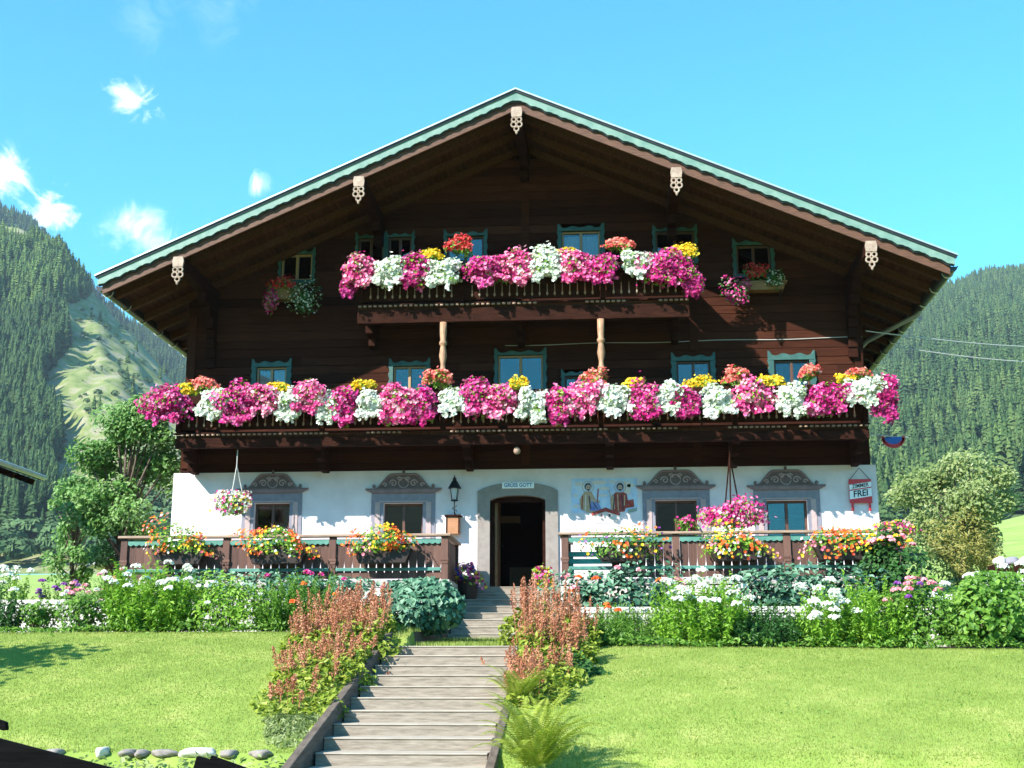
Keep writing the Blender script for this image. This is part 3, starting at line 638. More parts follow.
for (x0_, y0_, x1_, y1_, mi) in ((.17, .5, .16, .9, 2), (.22, .48, .21, .96, 6), (.27, .52, .29, .9, 4), (.33, .7, .4, .9, 4), (.66, .5, .63, .9, 4), (.70, .46, .71, .95, 1), (.76, .45, .78, .92, 4), (.81, .5, .8, .8, 1), (.41, .3, .39, .72, 2), (.575, .35, .6, .62, 3)):
    blob([(x0_-.008, y0_), (x1_-.008, y1_), (x1_+.008, y1_), (x0_+.008, y0_)], mi, 5)
for hx, hy in ((.255, .25), (.74, .26)):
    mb.tube([(mp(hx+.085*math.cos(i*math.pi/9), hy+.17*math.sin(i*math.pi/9))[0], -.012, mp(hx+.085*math.cos(i*math.pi/9), hy+.17*math.sin(i*math.pi/9))[1]) for i in range(18)], .006, 5, 1, True)
for hx, hy in ((.262, .27), (.74, .28)):
    for dx_ in (-.016, .016): ell(hx+dx_, hy-.01, .008, .012, 4, 5, 6)
    blob([(hx-.026, hy+.04), (hx, hy+.11), (hx+.026, hy+.04)], 4, 4)
mural = mb.build('wall_painting', murals, house)

# roof: slabs, rafters, purlins with carved ends, bargeboards
XE0, XE1 = XR-8.7, XR+8.7
mb = MB()
for s in (-1, 1):
    xe = XR+s*8.70; a_ = (XR, ZR); e_ = (xe, ztop(xe)); T = .10
    v = [(XR, YF+.05, ZR-.02), (xe, YF+.05, e_[1]-.02), (xe, YB, e_[1]-.02), (XR, YB, ZR-.02), (XR, YF+.05, ZR-.02-T), (xe, YF+.05, e_[1]-.02-T), (xe, YB, e_[1]-.02-T), (XR, YB, ZR-.02-T)]
    f = [(0, 1, 2, 3), (7, 6, 5, 4), (0, 4, 5, 1), (1, 5, 6, 2), (2, 6, 7, 3)]
    mb.poly(v, [f[0][::s], ], 0); mb.poly(v, [q_[::s] for q_ in f[1:]], 1)
roof = mb.build('roof', [MT['shingle'], MT['soffit']], house)
y = YF+.62; k = 0
def slope_beam(mb, y0, y1, ta, tb, x_in=0.0, x_out=8.66, m=0, r=None):
    """board following both roof slopes between depths y0..y1, from ta to tb below the roof top"""
    for s in (-1, 1):
        xa, xb = XR+s*x_in, XR+s*x_out
        poly = [(xa, ztop(xa)-tb), (xb, ztop(xb)-tb), (xb, ztop(xb)-ta), (xa, ztop(xa)-ta)]
        mb.prism(poly if s > 0 else poly[::-1], y0, y1, m, r)
while y < YB-.3:
    mb = MB(); slope_beam(mb, y, y+.12, .125, .30); mb.build('rafter', MT['rafterw'], roof); y += .88
mb = MB(); slope_beam(mb, YF, YF+.045, .06, .38, 0, 8.70); mb.build('bargeboard', MT['barge'], roof, bevel=.006)
mb = MB()      # scalloped pale green board
for s in (-1, 1):
    n = 8*28; top = []; low = []
    for i in range(n+1):
        x = XR+s*8.78*i/n; ph = (8.78*i/n)/.32; q_ = ph-math.floor(ph)
        low.append((x, ztop(x)-.20+.045*abs(math.sin(math.pi*q_))**.7 - .012*(abs(q_-.5) < .08))); top.append((x, ztop(x)+.035))
    for i in range(n):
        p_ = [low[i], low[i+1], top[i+1], top[i]]; mb.prism(p_ if s > 0 else p_[::-1], YF-.085, YF-.05, 0, .5)
mb.build('scalloped_board', MT['green'], roof)
mb = MB()  # dark rim and shadow line under the scallops, added as a dark board
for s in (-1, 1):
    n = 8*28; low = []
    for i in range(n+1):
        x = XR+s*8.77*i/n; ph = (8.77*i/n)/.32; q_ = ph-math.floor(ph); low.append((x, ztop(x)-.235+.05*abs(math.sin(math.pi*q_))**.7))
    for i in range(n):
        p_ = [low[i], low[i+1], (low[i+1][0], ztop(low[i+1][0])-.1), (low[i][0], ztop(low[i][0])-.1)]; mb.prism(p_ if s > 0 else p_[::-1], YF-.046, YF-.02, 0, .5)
mb.build('scallop_shadow_rim', MT['gutter'], roof)
mb = MB(); slope_beam(mb, YF-.14, YF+.3, -.075, -.04, 0, 8.84, 0); slope_beam(mb, YF-.11, YF-.0855, -.04, .012, 0, 8.82, 1); mb.build('verge_flashing', [MT['metal'], MT['gutter']], roof)
for i, (x, dz) in enumerate(((-6.87, .58), (-3.09, .6), (XR+.02, .62), (3.53, .6), (7.37, .58))):
    zt = ztop(x)-.27-(.02 if i == 2 else .05)
    mb = MB(); mb.box(x-.11, x+.11, YF+.06, 11.9, zt-.28, zt)
    L = [.95, .62, .34] if i in (0, 4) else ([.55, .28] if i != 2 else [.5, .25])
    for k, l in enumerate(L): mb.box(x-.10, x+.10, -l, .0-.012, zt-.28-.22*(k+1)+.003, zt-.28-.22*k-.003)
    if i in (0, 4):
        for k in range(4): mb.box(x-.10, x+.10, -.22+.03*k, -.012, zt-.94-.22*(k+1)+.003, zt-.94-.22*k-.003)
    pu = mb.build('purlin', MT['dark'], roof, bevel=.02)
    mb = MB(); zc = ztop(x)-.36; y0, y1 = YF-.065, YF-.052
    if i in (0, 4): pass
    mb.prism([(x-.105, zc-.20), (x+.105, zc-.20), (x+.12, zc-.08), (x+.10, zc+.02), (x-.10, zc+.02), (x-.12, zc-.08)], YF-.04 if False else YF-.095, YF-.052)
    for dx, dz_, R0 in ((-.055, -.26, .05), (.055, -.26, .05), (-.06, -.37, .055), (.06, -.37, .055), (0, -.47, .05)):
        ring = [(x+dx+R0*math.cos(t*math.pi/6), YF-.07, zc+dz_+R0*math.sin(t*math.pi/6)) for t in range(12)]; mb.tube(ring, .02, 6, 0, True)
    mb.lathe([(.001, -.05), (.025, -.02), (.03, .01), (.001, .05)], (x, YF-.07, zc-.55), 8)
    mb.build('carved_ornament', MT['pale'], pu)
# gutters along both eaves, brackets catching the light
for s in (-1, 1):
    xe = XR+s*8.76; zz = ztop(xe)-.17; mb = MB(); prof = [(xe+s*0+.10*math.cos(t), zz+.10*math.sin(t)) for t in np.linspace(math.pi, 2*math.pi, 9)]
    v = [(x, y_, z_) for y_ in (YF+.05, YB) for x, z_ in prof]; mb.poly(v, [(i, i+1, 10+i, 9+i) for i in range(8)]); mb.poly(v, [tuple(range(9))])
    v2 = [(xe+(x-xe)*.9, y_, zz+(z_-zz)*.9) for y_ in (YF+.051, YB) for x, z_ in prof]; mb.poly(v2, [(9+i, 10+i, i+1, i) for i in range(8)])
    mb.tube([(xe+s*.103, YF+.05, zz+.004), (xe+s*.103, YB, zz+.004)], .013, 6)
    mb.box(xe-s*.06-.03, xe-s*.06+.03, YF+.06, YB, zz-.02, zz+.12)
    gu = mb.build('gutter', MT['gutter'], roof)
    for k in range(14):
        y_ = YF+.45+k*1.05; m2 = MB(); m2.tube([(xe+.113*math.cos(t), y_, zz+.113*math.sin(t)) for t in np.linspace(math.pi, 2*math.pi, 7)], .012, 5); m2.build('gutter_bracket', MT['metal'], gu)
# downpipe from the right gutter to the wall
mb = MB(); xe = XR+8.76; zz = ztop(xe)-.24; yg = .45; e1 = at(867, 341, 1.3)
mb.tube([(xe, yg, zz+.05), (xe, yg, zz-.03), (xe-.06, yg+.02, zz-.10), tuple(e1), (e1[0]-.12, 1.4, e1[2]-.12), (7.79, 1.45, e1[2]-.4), (7.79, 1.45, -.8)], .055, 10); mb.build('downpipe', mat('grey_pipe', [(.20, .21, .23), (.27, .28, .30)], .4, 5, metal=.3), house, smooth=True)

# balconies
def drop_board_row(mb, x0, x1, y, z0, z1, pitch, gap, light_drops):
    n = max(1, round((x1-x0)/pitch)); p = (x1-x0)/n; h = z1-z0
    for i in range(n):
        xa, xb = x0+i*p+.0015, x0+(i+1)*p-.0015; L = []; Rr = []
        for t in (0, .16, .22, .28, .34, .42, .55, .75, .9, 1):
            g_ = gap*{.16: .05, .22: .75, .28: 1.0, .34: .7, .42: .2}.get(t, 0)
            L.append((xa+g_, z0+h*t)); Rr.append((xb-g_, z0+h*t))
        mb.prism([L[0], Rr[0]]+Rr[1:]+L[1:][::-1], y, y+.028, 0)
    return [x0+i*p for i in range(1, n)]
def balcony(x0, x1, zb, zf, zr, yf, posts, brackets, pitch):
    mb = MB(); mb.box(x0, x1, yf+.06, -.02, zf-.07, zf)
    bal = mb.build('balcony', MT['soffit'], house)
    mb = MB(); mb.box(x0, x1, yf-.02, yf+.10, zb, zf-.075); mb.build('front_beam', MT['dark'], bal, bevel=.015)
    mb = MB(); mb.box(x0-.01, x1+.01, yf-.045, yf+.06, zf+.005, zf+.04, 0); n = int((x1-x0)/.11)
    for i in range(n):
        if math.sin(i*.37+x0)+math.sin(i*.11) > -.7: mb.lathe([(.038, 0), (.038, .03), (.001, .034)], (x0+(i+.5)*(x1-x0)/n, yf-.038, zf-.029), 8, 1)  # pale beads with gaps: broken sunlit lip of the moulding put into colour
    mb.build('moulding', [MT['dark'], MT['cap']], bal)
    px_ = sorted([x0+.06]+posts+[x1-.06])
    for q_ in px_:
        mb = MB(); mb.box(q_-.055, q_+.055, yf-.05, yf+.055, zf+.055, zr); mb.lathe([(.05, 0), (.065, .03), (.03, .08), (.055, .12), (.001, .17)], (q_, yf, zr+.05), 10); mb.build('newel_post', MT['dark'], bal, bevel=.01)
    for qa, qb in zip(px_[:-1], px_[1:]):
        mb = MB(); js = drop_board_row(mb, qa+.06, qb-.06, yf-.005, zf+.10, zr-.02, pitch, .018, True)
        for x in js:  # pale drops added in place of light showing through the board cut-outs
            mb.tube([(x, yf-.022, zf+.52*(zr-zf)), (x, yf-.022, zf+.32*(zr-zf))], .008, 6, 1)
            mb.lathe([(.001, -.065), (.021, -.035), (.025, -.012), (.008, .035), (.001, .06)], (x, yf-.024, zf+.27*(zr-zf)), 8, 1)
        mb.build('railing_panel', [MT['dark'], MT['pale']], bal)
    for xs in (x0, x1):      # short end railings back to the wall
        mb = MB(); s = 1 if xs == x0 else -1; nb = 8
        for i in range(nb): ya = yf+.08+i*(-.06-yf-.08)/nb; mb.box(min(xs, xs+s*.03), max(xs, xs+s*.03), ya, ya+(-.14-yf)/nb-.012, zf+.06, zr-.02)
        mb.build('end_railing', MT['dark'], bal)
    mb = MB(); mb.box(x0-.02, x1+.02, yf-.07, yf+.08, zr, zr+.05); mb.box(x0, x0+.1, yf+.085, -.02, zr, zr+.05); mb.box(x1-.1, x1, yf+.085, -.02, zr, zr+.05); mb.build('handrail', MT['dark'], bal, bevel=.012)
    mb = MB(); mb.box(x0+.05, x1-.05, yf-.30, yf-.085, zr-.20, zr-.02); mb.build('flower_trough', MT['dark'], bal, bevel=.012)
    for q_ in brackets:
        mb = MB(); mb.box(q_-.09, q_+.09, yf+.12, -.03, zf-.27, zf-.075); mb.box(q_-.085, q_+.085, yf*.62, -.03, zf-.47, zf-.275); mb.box(q_-.08, q_+.08, yf*.34, -.03, zf-.66, zf-.475)
        mb.build('bracket', MT['dark'], bal, bevel=.025)
    return bal
bpx = [at(p, 460, -.5)[0] for p in (190, 322, 468, 610, 735, 858)]
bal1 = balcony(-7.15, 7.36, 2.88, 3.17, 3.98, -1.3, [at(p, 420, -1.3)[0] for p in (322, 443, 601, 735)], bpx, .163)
bal2 = balcony(-3.3, 3.80, 5.54, 5.93, 6.72, -1.3, [at(p, 290, -1.3)[0] for p in (462, 603)], [at(p, 320, -.5)[0] for p in (372, 443, 520, 601, 675)], .16)
for p in (443.5, 601):
    x = at(p, 340, -1.25)[0]; mb = MB()
    mb.lathe([(.075, 4.05), (.075, 4.5), (.055, 4.53), (.05, 4.62), (.085, 4.8), (.06, 4.98), (.055, 5.02), (.085, 5.05), (.085, 5.10), (.06, 5.13), (.075, 5.3), (.075, 5.535)], (x, -1.3, 0), 12); mb.build('balcony_post', MT['post'], bal2, smooth=True)

# ------------------------------------------------------------------ plants: leaf and petal makers
def basis(n):
    n = n/np.linalg.norm(n, axis=1, keepdims=True); u = RNG.normal(0, 1, n.shape); x = np.cross(n, u); x /= np.linalg.norm(x, axis=1, keepdims=True)+1e-9
    return n, x, np.cross(n, x)
def leaves(P, Nn, size, aspect=.55, fold=.25):
    """folded pointed leaves: two triangles each -> quads"""
    n, x, y = basis(Nn); s = (size*RNG.uniform(.6, 1.3, len(P)))[:, None]
    v = np.stack([P-x*s*.5, P+y*s*aspect*.5+n*s*fold*.3, P+x*s*.6-n*s*.12, P-y*s*aspect*.5+n*s*fold*.3], 1)
    return v.reshape(-1, 3), np.arange(4*len(P)).reshape(-1, 4)
def petals(P, Nn, size, k=5, cup=.25):
    """open blossoms: k petals round a centre, each petal a quad"""
    n, x, y = basis(Nn); s = (size*.5*RNG.uniform(.75, 1.25, len(P)))[:, None]; V = []; m = len(P)
    for j in range(k):
        a0 = 2*np.pi*(j-.46)/k; a1 = 2*np.pi*j/k; a2 = 2*np.pi*(j+.46)/k
        d = lambda a, r, h: P+(x*np.cos(a)+y*np.sin(a))*s*r+n*s*h
        V.append(np.stack([P-n*s*.1, d(a0, .85, cup), d(a1, 1.05, cup*1.1), d(a2, .85, cup)], 1))
    v = np.concatenate(V, 1).reshape(-1, 3)
    return v, np.arange(len(v)).reshape(-1, 4)
def joinp(parts):
    V = []; Fa = []; R_ = []; o = 0
    for v, f, r in parts: V.append(v); Fa.append(f+o); R_.append(r); o += len(v)
    return np.concatenate(V), np.concatenate(Fa), np.concatenate(R_)
def lump(d, seed, a=.22):
    r = np.random.default_rng(seed); s = np.ones(len(d))
    for _ in range(5):
        w_ = r.normal(0, 2.6, 3); s += a*.5*np.sin(d@w_+r.uniform(0, 6))
    return s
def in_ball(n, seed, lo=.3, amp=.22, up=-1):
    d = RNG.normal(0, 1, (n, 3)); d /= np.linalg.norm(d, axis=1, keepdims=True)
    if up > -1: d[:, 2] = np.where(d[:, 2] < up, -d[:, 2], d[:, 2])
    r = (lo+(1-lo)*RNG.uniform(0, 1, n)**.5)*lump(d, seed, amp)
    return d, d*r[:, None]
SEED = [100]
def flower_plant(name, label, cat, group, px, py, Y, rx, ry, colour, bs=.062, n=None, leaf='leaf', up=0.0, leafy=1.0, mix=None, loc=None, scale=50.0):
    """a clump of blossoms over foliage, size given as it was measured on the photograph at about 50 px to the metre"""
    SEED[0] += 1; c = at(px, py, Y) if loc is None else np.array(loc); R3 = np.array([rx/scale, min(rx, ry)*.8/scale, ry/scale])
    base = c-np.array([0, 0, R3[2]*.7]); t = thing(name, label, cat, base, group)
    area = R3[0]*R3[2]*4; n = n or int(250+1350*area)
    d = RNG.normal(0, 1, (n, 3)); d /= np.linalg.norm(d, axis=1, keepdims=True); d[:, 1] = np.where(RNG.uniform(0, 1, n) < .75, -abs(d[:, 1]), d[:, 1])
    keep = d[:, 2] > -1+up*1.2*RNG.uniform(.6, 1, n); d = d[keep]; n = len(d)
    rr_ = RNG.uniform(.55, 1.04, n)+(RNG.uniform(0, 1, n) < .08)*RNG.uniform(.08, .25, n)
    P = c+np.sign(d)*np.abs(d)**.94*R3*(lump(d, SEED[0], .24)*rr_)[:, None]
    if up == 0 and n > 200:
        k = int(n*.16); sx_ = RNG.uniform(-.85, .85, 7); q_ = RNG.integers(0, 7, k); ln = RNG.uniform(.03, .20, 7)[q_]
        P2 = c+np.stack([sx_[q_]*R3[0]+RNG.normal(0, .03, k), -R3[1]*.8+RNG.normal(0, .05, k), -R3[2]*np.sqrt(1-sx_[q_]**2)*.9-ln*RNG.uniform(0, 1, k)], -1)
        P = np.concatenate([P, P2]); d = np.concatenate([d, np.tile([0, -.8, -.2], (k, 1))]); n = len(P)
    nn = d*.7+np.array([-.12, -.5, .25])+RNG.normal(0, .42, (n, 3))
    v, f = petals(P, nn, bs); patch = np.clip(.5+.35*np.sin(d@np.array([5, 3, 7])+SEED[0])+RNG.normal(0, .30, n), 0, 1)
    if mix:
        ncol = 1+len(mix); pk = RNG.choice(ncol, n, p=[1-sum(q for _, q in mix)]+[q for _, q in mix]); pk2 = np.tile(pk[:, None], (1, 5)).ravel(); ft = np.repeat(patch, 5)
        for ci, cn in enumerate([colour]+[q for q, _ in mix]):
            s = np.where(pk2 == ci)[0]
            if len(s): npmesh('blossoms', v[f[s]].reshape(-1, 3), np.arange(4*len(s)).reshape(-1, 4), ft[s], LM[cn], t)
    else: npmesh('blossoms', v, f, np.repeat(patch, 5), LM[colour], t)
    m = int((90+420*area)*leafy); dd, q = in_ball(m, SEED[0], .5, .3); P = c+q*R3*.98-np.array([0, 0, up*.25*R3[2]]); v, f = leaves(P, dd+np.array([0, -.4, .5])+RNG.normal(0, .4, (m, 3)), .075)
    npmesh('foliage', v, f, RNG.uniform(0, 1, m), LM[leaf], t)
    return t
GB1 = 'flower clumps along the lower balcony'; GB2 = 'flower clumps along the upper balcony'
NAMES = {'magenta': 'petunia', 'pink': 'petunia', 'crimson': 'petunia', 'whitef': 'petunia', 'yellow': 'marigold', 'salmon': 'geranium', 'redf': 'geranium', 'purple': 'petunia', 'orange': 'begonia'}
LOW = [
 (168, 404, 20, 20, 'magenta', 'large magenta petunias bulging past the left end of the lower balcony'),
 (187, 391, 9, 9, 'yellow', 'yellow flowers at the left end of the lower balcony, under salmon geraniums'),
 (204, 384, 13, 10, 'salmon', 'salmon geraniums at the left end of the lower balcony, above a white clump'),
 (214, 402, 15, 17, 'whitef', 'leftmost white petunia clump of the lower balcony'),
 (239, 404, 20, 22, 'magenta', 'magenta petunias right beside the leftmost white clump of the lower balcony'),
 (264, 398, 16, 18, 'pink', 'pink petunias under the lace curtained window at left of the lower balcony'),
 (277, 389, 9, 9, 'yellow', 'yellow flowers below the lace curtained window, lower balcony'),
 (289, 405, 13, 16, 'whitef', 'white petunias just right of the lace curtained window, lower balcony'),
 (309, 397, 16, 16, 'pink', 'pink petunias between the second and third white clumps of the lower balcony from the left'),
 (327, 405, 12, 17, 'whitef', 'third white petunia clump from the left on the lower balcony'),
 (346, 404, 14, 21, 'magenta', 'magenta petunias below left of the second yellow window side flowers, lower balcony'),
 (363, 386, 11, 7, 'yellow', 'yellow flowers standing over white petunias, just left of the turquoise window second from left'),
 (373, 403, 14, 16, 'whitef', 'white petunias left of the turquoise window second from left, lower balcony'),
 (398, 402, 18, 21, 'pink', 'pink petunias straight below the turquoise window second from left'),
 (420, 405, 18, 20, 'magenta', 'magenta petunias left below the left balcony post'),
 (439, 379, 14, 11, 'salmon', 'salmon geraniums at the foot of the left balcony post'),
 (454, 399, 14, 17, 'whitef', 'white petunias right below the left balcony post'),
 (477, 397, 14, 19, 'magenta', 'magenta petunias left of the middle window of the lower balcony'),
 (499, 400, 15, 18, 'pink', 'pink petunias under the left half of the middle window, lower balcony'),
 (518, 386, 9, 9, 'yellow', 'yellow flowers in front of the middle window over the front door'),
 (531, 403, 15, 19, 'whitef', 'white petunias hanging over the front door side, below the middle window'),
 (559, 403, 15, 20, 'magenta', 'magenta petunias just right of the white clump under the middle window'),
 (580, 398, 18, 18, 'pink', 'pink petunias below the small half hidden window of the lower balcony'),
 (596, 379, 12, 11, 'salmon', 'salmon geraniums at the foot of the right balcony post'),
 (615, 398, 18, 18, 'whitef', 'broad white petunia clump right below the right balcony post'),
 (633, 385, 10, 9, 'yellow', 'yellow flowers over magenta petunias right of the right balcony post'),
 (647, 401, 13, 20, 'magenta', 'magenta petunias right of the broad white clump by the right balcony post'),
 (667, 396, 13, 17, 'whitef', 'white petunias left below the window second from right of the lower balcony'),
 (687, 402, 13, 16, 'magenta', 'magenta petunias straight below the window second from right, lower balcony'),
 (700, 384, 11, 9, 'yellow', 'yellow flowers at the right side of the window second from right, lower balcony'),
 (717, 399, 17, 17, 'whitef', 'white petunias between the two right windows of the lower balcony'),
 (736, 378, 13, 10, 'salmon', 'salmon geraniums between the two right windows of the lower balcony'),
 (754, 397, 18, 18, 'pink', 'pink petunias left below the sunlit turquoise window at right'),
 (774, 384, 12, 11, 'yellow', 'bright yellow flowers at the left side of the sunlit turquoise window'),
 (791, 397, 15, 17, 'whitef', 'white petunias straight below the sunlit turquoise window'),
 (808, 373, 10, 9, 'salmon', 'small salmon geranium in front of the sunlit turquoise window'),
 (826, 397, 22, 18, 'magenta', 'wide magenta petunia clump right of the sunlit turquoise window'),
 (846, 379, 9, 6, 'yellow', 'yellow flowers behind the rightmost white clump of the lower balcony'),
 (858, 373, 10, 5, 'salmon', 'flat salmon geraniums above the rightmost white clump of the lower balcony'),
 (862, 390, 18, 15, 'whitef', 'rightmost white petunia clump of the lower balcony'),
 (884, 386, 10, 12, 'magenta', 'magenta petunias on the right corner of the lower balcony'),
 (885, 407, 10, 12, 'crimson', 'crimson petunias trailing down past the right corner of the lower balcony'),
]
UPP = [
 (361, 270, 16, 17, 'pink', 'pink petunias at the left end of the upper balcony'),
 (349, 286, 8, 8, 'crimson', 'dark trailing petunias low on the left end of the upper balcony'),
 (389, 271, 15, 18, 'whitef', 'leftmost white petunia clump of the upper balcony'),
 (414, 271, 13, 18, 'magenta', 'magenta petunias between the two left white clumps of the upper balcony'),
 (430, 255, 13, 7, 'yellow', 'yellow flowers over the left part of the upper balcony'),
 (444, 272, 17, 16, 'whitef', 'white petunias below the red geraniums of the upper balcony'),
 (460, 246, 13, 12, 'redf', 'tall red geraniums in front of the second attic window'),
 (486, 269, 18, 18, 'magenta', 'magenta petunias right of the red geraniums, upper balcony'),
 (517, 268, 16, 19, 'pink', 'pink petunias in the middle of the upper balcony'),
 (544, 265, 15, 18, 'whitef', 'white petunias left of the curtained attic window'),
 (563, 254, 11, 7, 'yellow', 'yellow flowers at the lower left of the curtained attic window'),
 (572, 265, 17, 18, 'pink', 'pink petunias below the curtained attic window'),
 (598, 268, 17, 17, 'magenta', 'magenta petunias right below the curtained attic window'),
 (620, 244, 16, 9, 'salmon', 'salmon red geraniums right of the curtained attic window'),
 (637, 263, 13, 15, 'whitef', 'rightmost white petunia clump of the upper balcony'),
 (664, 268, 21, 18, 'magenta', 'magenta petunias near the right end of the upper balcony'),
 (684, 252, 13, 11, 'yellow', 'bright yellow flowers at the right end of the upper balcony'),
 (692, 282, 9, 15, 'crimson', 'crimson petunias trailing off the right end of the upper balcony'),
]
for L, g in ((LOW, GB1), (UPP, GB2)):
    for px, py, rx, ry, colr, lab in L:
        k = NAMES[colr]; isbig = colr in ('magenta', 'pink', 'whitef', 'crimson')
        flower_plant(k, lab, {'petunia': 'petunias', 'marigold': 'yellow flowers', 'geranium': 'geraniums'}[k], g, px, py, -1.58 if isbig else -1.42, rx*1.15, ry*.90, colr,
                     bs=.068 if isbig else .055, leaf='bright', leafy=1.7 if isbig else 1.8, up=.0 if isbig else .45)

# boxes under two attic windows
def window_box(x0, x1, y0, y1, label, flowers):
    a, b, c, d = px_rect(x0, x1, y0, y1, -.3); t = thing('flower_box', label, 'flower box', ((a+b)/2, -.1, c))
    mb = MB(); mb.prism([(a+.04, c), (b-.04, c), (b, d), (a, d)], -.36, -.1); mb.build('box', MT['boxwood'], t, bevel=.01)
    mb = MB(); mb.box(a-.03, b+.05, -.38, -.09, d+.002, d+.02); mb.build('rim', MT['cap'], t)
    mb = MB()
    for x in (a+.1, b-.1): mb.bar((x, -.1, c-.015), (x, -.36, c-.015), .03, .03); mb.bar((x, -.02, c-.2), (x, -.34, c-.02), .025, .025)
    mb.build('bracket', MT['iron'], t)
    for f in flowers: flower_plant(*f)
window_box(269, 300, 289, 300, 'brown flower box under the left attic window', [
 ('geranium', 'red geraniums in the box under the left attic window', 'geraniums', None, 283, 284, -.36, 16, 9, 'redf', .055, 210, 'leaf', .3, .9),
 ('petunia', 'magenta flowers trailing from the left of the left attic window box', 'petunias', None, 270, 300, -.42, 8, 15, 'magenta', .05, 190),
 ('petunia', 'loose white flowers spilling from the left attic window box', 'petunias', None, 304, 297, -.46, 17, 17, 'whitef', .042, 150, 'dark', 0, 1.6)])
window_box(741, 785, 282, 291, 'light wooden flower box under the right attic window', [
 ('geranium', 'red geraniums in the box under the right attic window', 'geraniums', None, 756, 273, -.36, 15, 10, 'redf', .055, 190, 'leaf', .3, .9),
 ('petunia', 'bright magenta petunias hanging left of the right attic window box', 'petunias', None, 737, 293, -.42, 16, 15, 'magenta', .055, 190, 'dark'),
 ('petunia', 'small white flowers at the right of the right attic window box', 'petunias', None, 775, 279, -.40, 9, 10, 'whitef', .045, 45, 'dark', 0, 1.3)])

# ------------------------------------------------------------------ terrace, railings, steps
mb = MB(); mb.box(-7.75, UX0-.04, -2.5, -.002, -.12, -.004); mb.box(UX1+.04, 7.75, -2.5, -.002, -.12, -.004); struct(mb.build('terrace', MT['terrace']))
def stonework(mb, x0, x1, y0, y1, z0, z1, seed):
    r = random.Random(seed); z = z0; k = 0
    while z < z1-.02:
        h = min(z1-z, r.uniform(.12, .2)); x = x0-(r.uniform(0, .2) if k else 0)
        while x < x1:
            l = r.uniform(.22, .5); xa = max(x0, x); xb = min(x1, x+l); j = r.uniform(-.02, .025)
            if xb-xa > .04: mb.box(xa+.006, xb-.006, y0+j, y1, z+.005, z+h-.005)
            x += l
        z += h; k += 1
for x0, x1, lab, sd in ((-7.72, UX0-.05, 'rough stone base wall under the left terrace railing', 1), (UX1+.05, 7.72, 'rough stone base wall under the right terrace railing', 2)):
    mb = MB(); stonework(mb, x0, x1, -2.48, -2.1, -1.0, -.125, sd); tag(mb.build('stone_wall', MT['stone'], bevel=.015, loc=((x0+x1)/2, -2.3, -1.0)), lab, 'wall')
for x0, x1, lab, sd in ((-10.5, UX0-.35, 'low pale dry stone wall in the flower bed left of the steps', 3), (UX1+.35, 10.5, 'low pale dry stone wall in the flower bed right of the steps', 4)):
    mb = MB(); stonework(mb, x0, x1, -4.82, -4.4, -1.4, -.66 if x0 > 0 else -.50, sd); tag(mb.build('stone_wall', MT['stone'], bevel=.02, loc=((x0+x1)/2, -4.6, -1.4)), lab, 'wall')
def terrace_railing(xs, yr, ret, label, open_bay=False):
    t = thing('terrace_railing', label, 'railing', (xs[0], yr, 0))
    for x in xs:
        mb = MB(); mb.box(x-.07, x+.07, yr-.06, yr+.06, -.13, .84); mb.box(x-.082, x+.082, yr-.072, yr+.072, .36, .41); mb.prism([(x-.06, .30), (x+.06, .30), (x+.082, .358), (x-.082, .358)], yr-.07, yr+.07); mb.build('post', MT['rail'], t, bevel=.008)
    for i, (a, b) in enumerate(zip(xs[:-1], xs[1:])):
        mb = MB(); drop_board_row(mb, (a+.075 if not (open_bay and i == 0) else a+.075+.82), b-.075, yr-.014, .02, .72, .165, .016, False)
        for f in range(len(mb.r)): pass
        mb.r = [((f*7919) // 120 % 17)/17 for f in range(len(mb.r))]
        mb.build('railing_panel', MT['rail'], t)
        mb = MB(); mb.box(a+.072, b-.072, yr-.055, yr-.018, .17, .235); mb.build('lower_rail', MT['gtrim'], t, bevel=.008)
        mb = MB(); n = int((b-a-.15)/.11); w_ = (b-a-.15)/n
        for k in range(n):
            xa = a+.075+k*w_; mb.prism([(xa, .80)]+[(xa+w_*j/6, .80-.075-.03*math.sin(math.pi*j/6)) for j in range(7)]+[(xa+w_, .80)], yr-.055, yr-.018)
        mb.build('scalloped_trim', MT['gtrim'], t)
    mb = MB(); mb.box(xs[0]-.12, xs[-1]+.12, yr-.12, yr+.10, .845, .895); mb.build('cap_rail', MT['cap'], t, bevel=.01)
    if ret:
        x = xs[-1] if ret > 0 else xs[0]
        mb = MB(); n = 9
        for i in range(n): y_ = yr+.07+i*(-.75-yr)/n; mb.box(x-.015, x+.015, y_, y_+(-.75-yr)/n-.01, -.02, .80)
        mb.box(x-.06, x+.06, -.74, -.62, -.13, .84); mb.build('return_panel', MT['rail'], t)
        mb = MB(); mb.box(x-.11, x+.11, yr+.103, -.58, .845, .895); mb.build('cap_rail', MT['cap'], t, bevel=.01)
    return t
terrace_railing([-7.667, -5.58, -3.436, -1.2], -2.4, 1, 'brown board terrace railing left of the front steps')
terrace_railing([1.16, 3.315, 5.442, 7.58], -2.4, -1, 'brown board terrace railing right of the front steps', True)
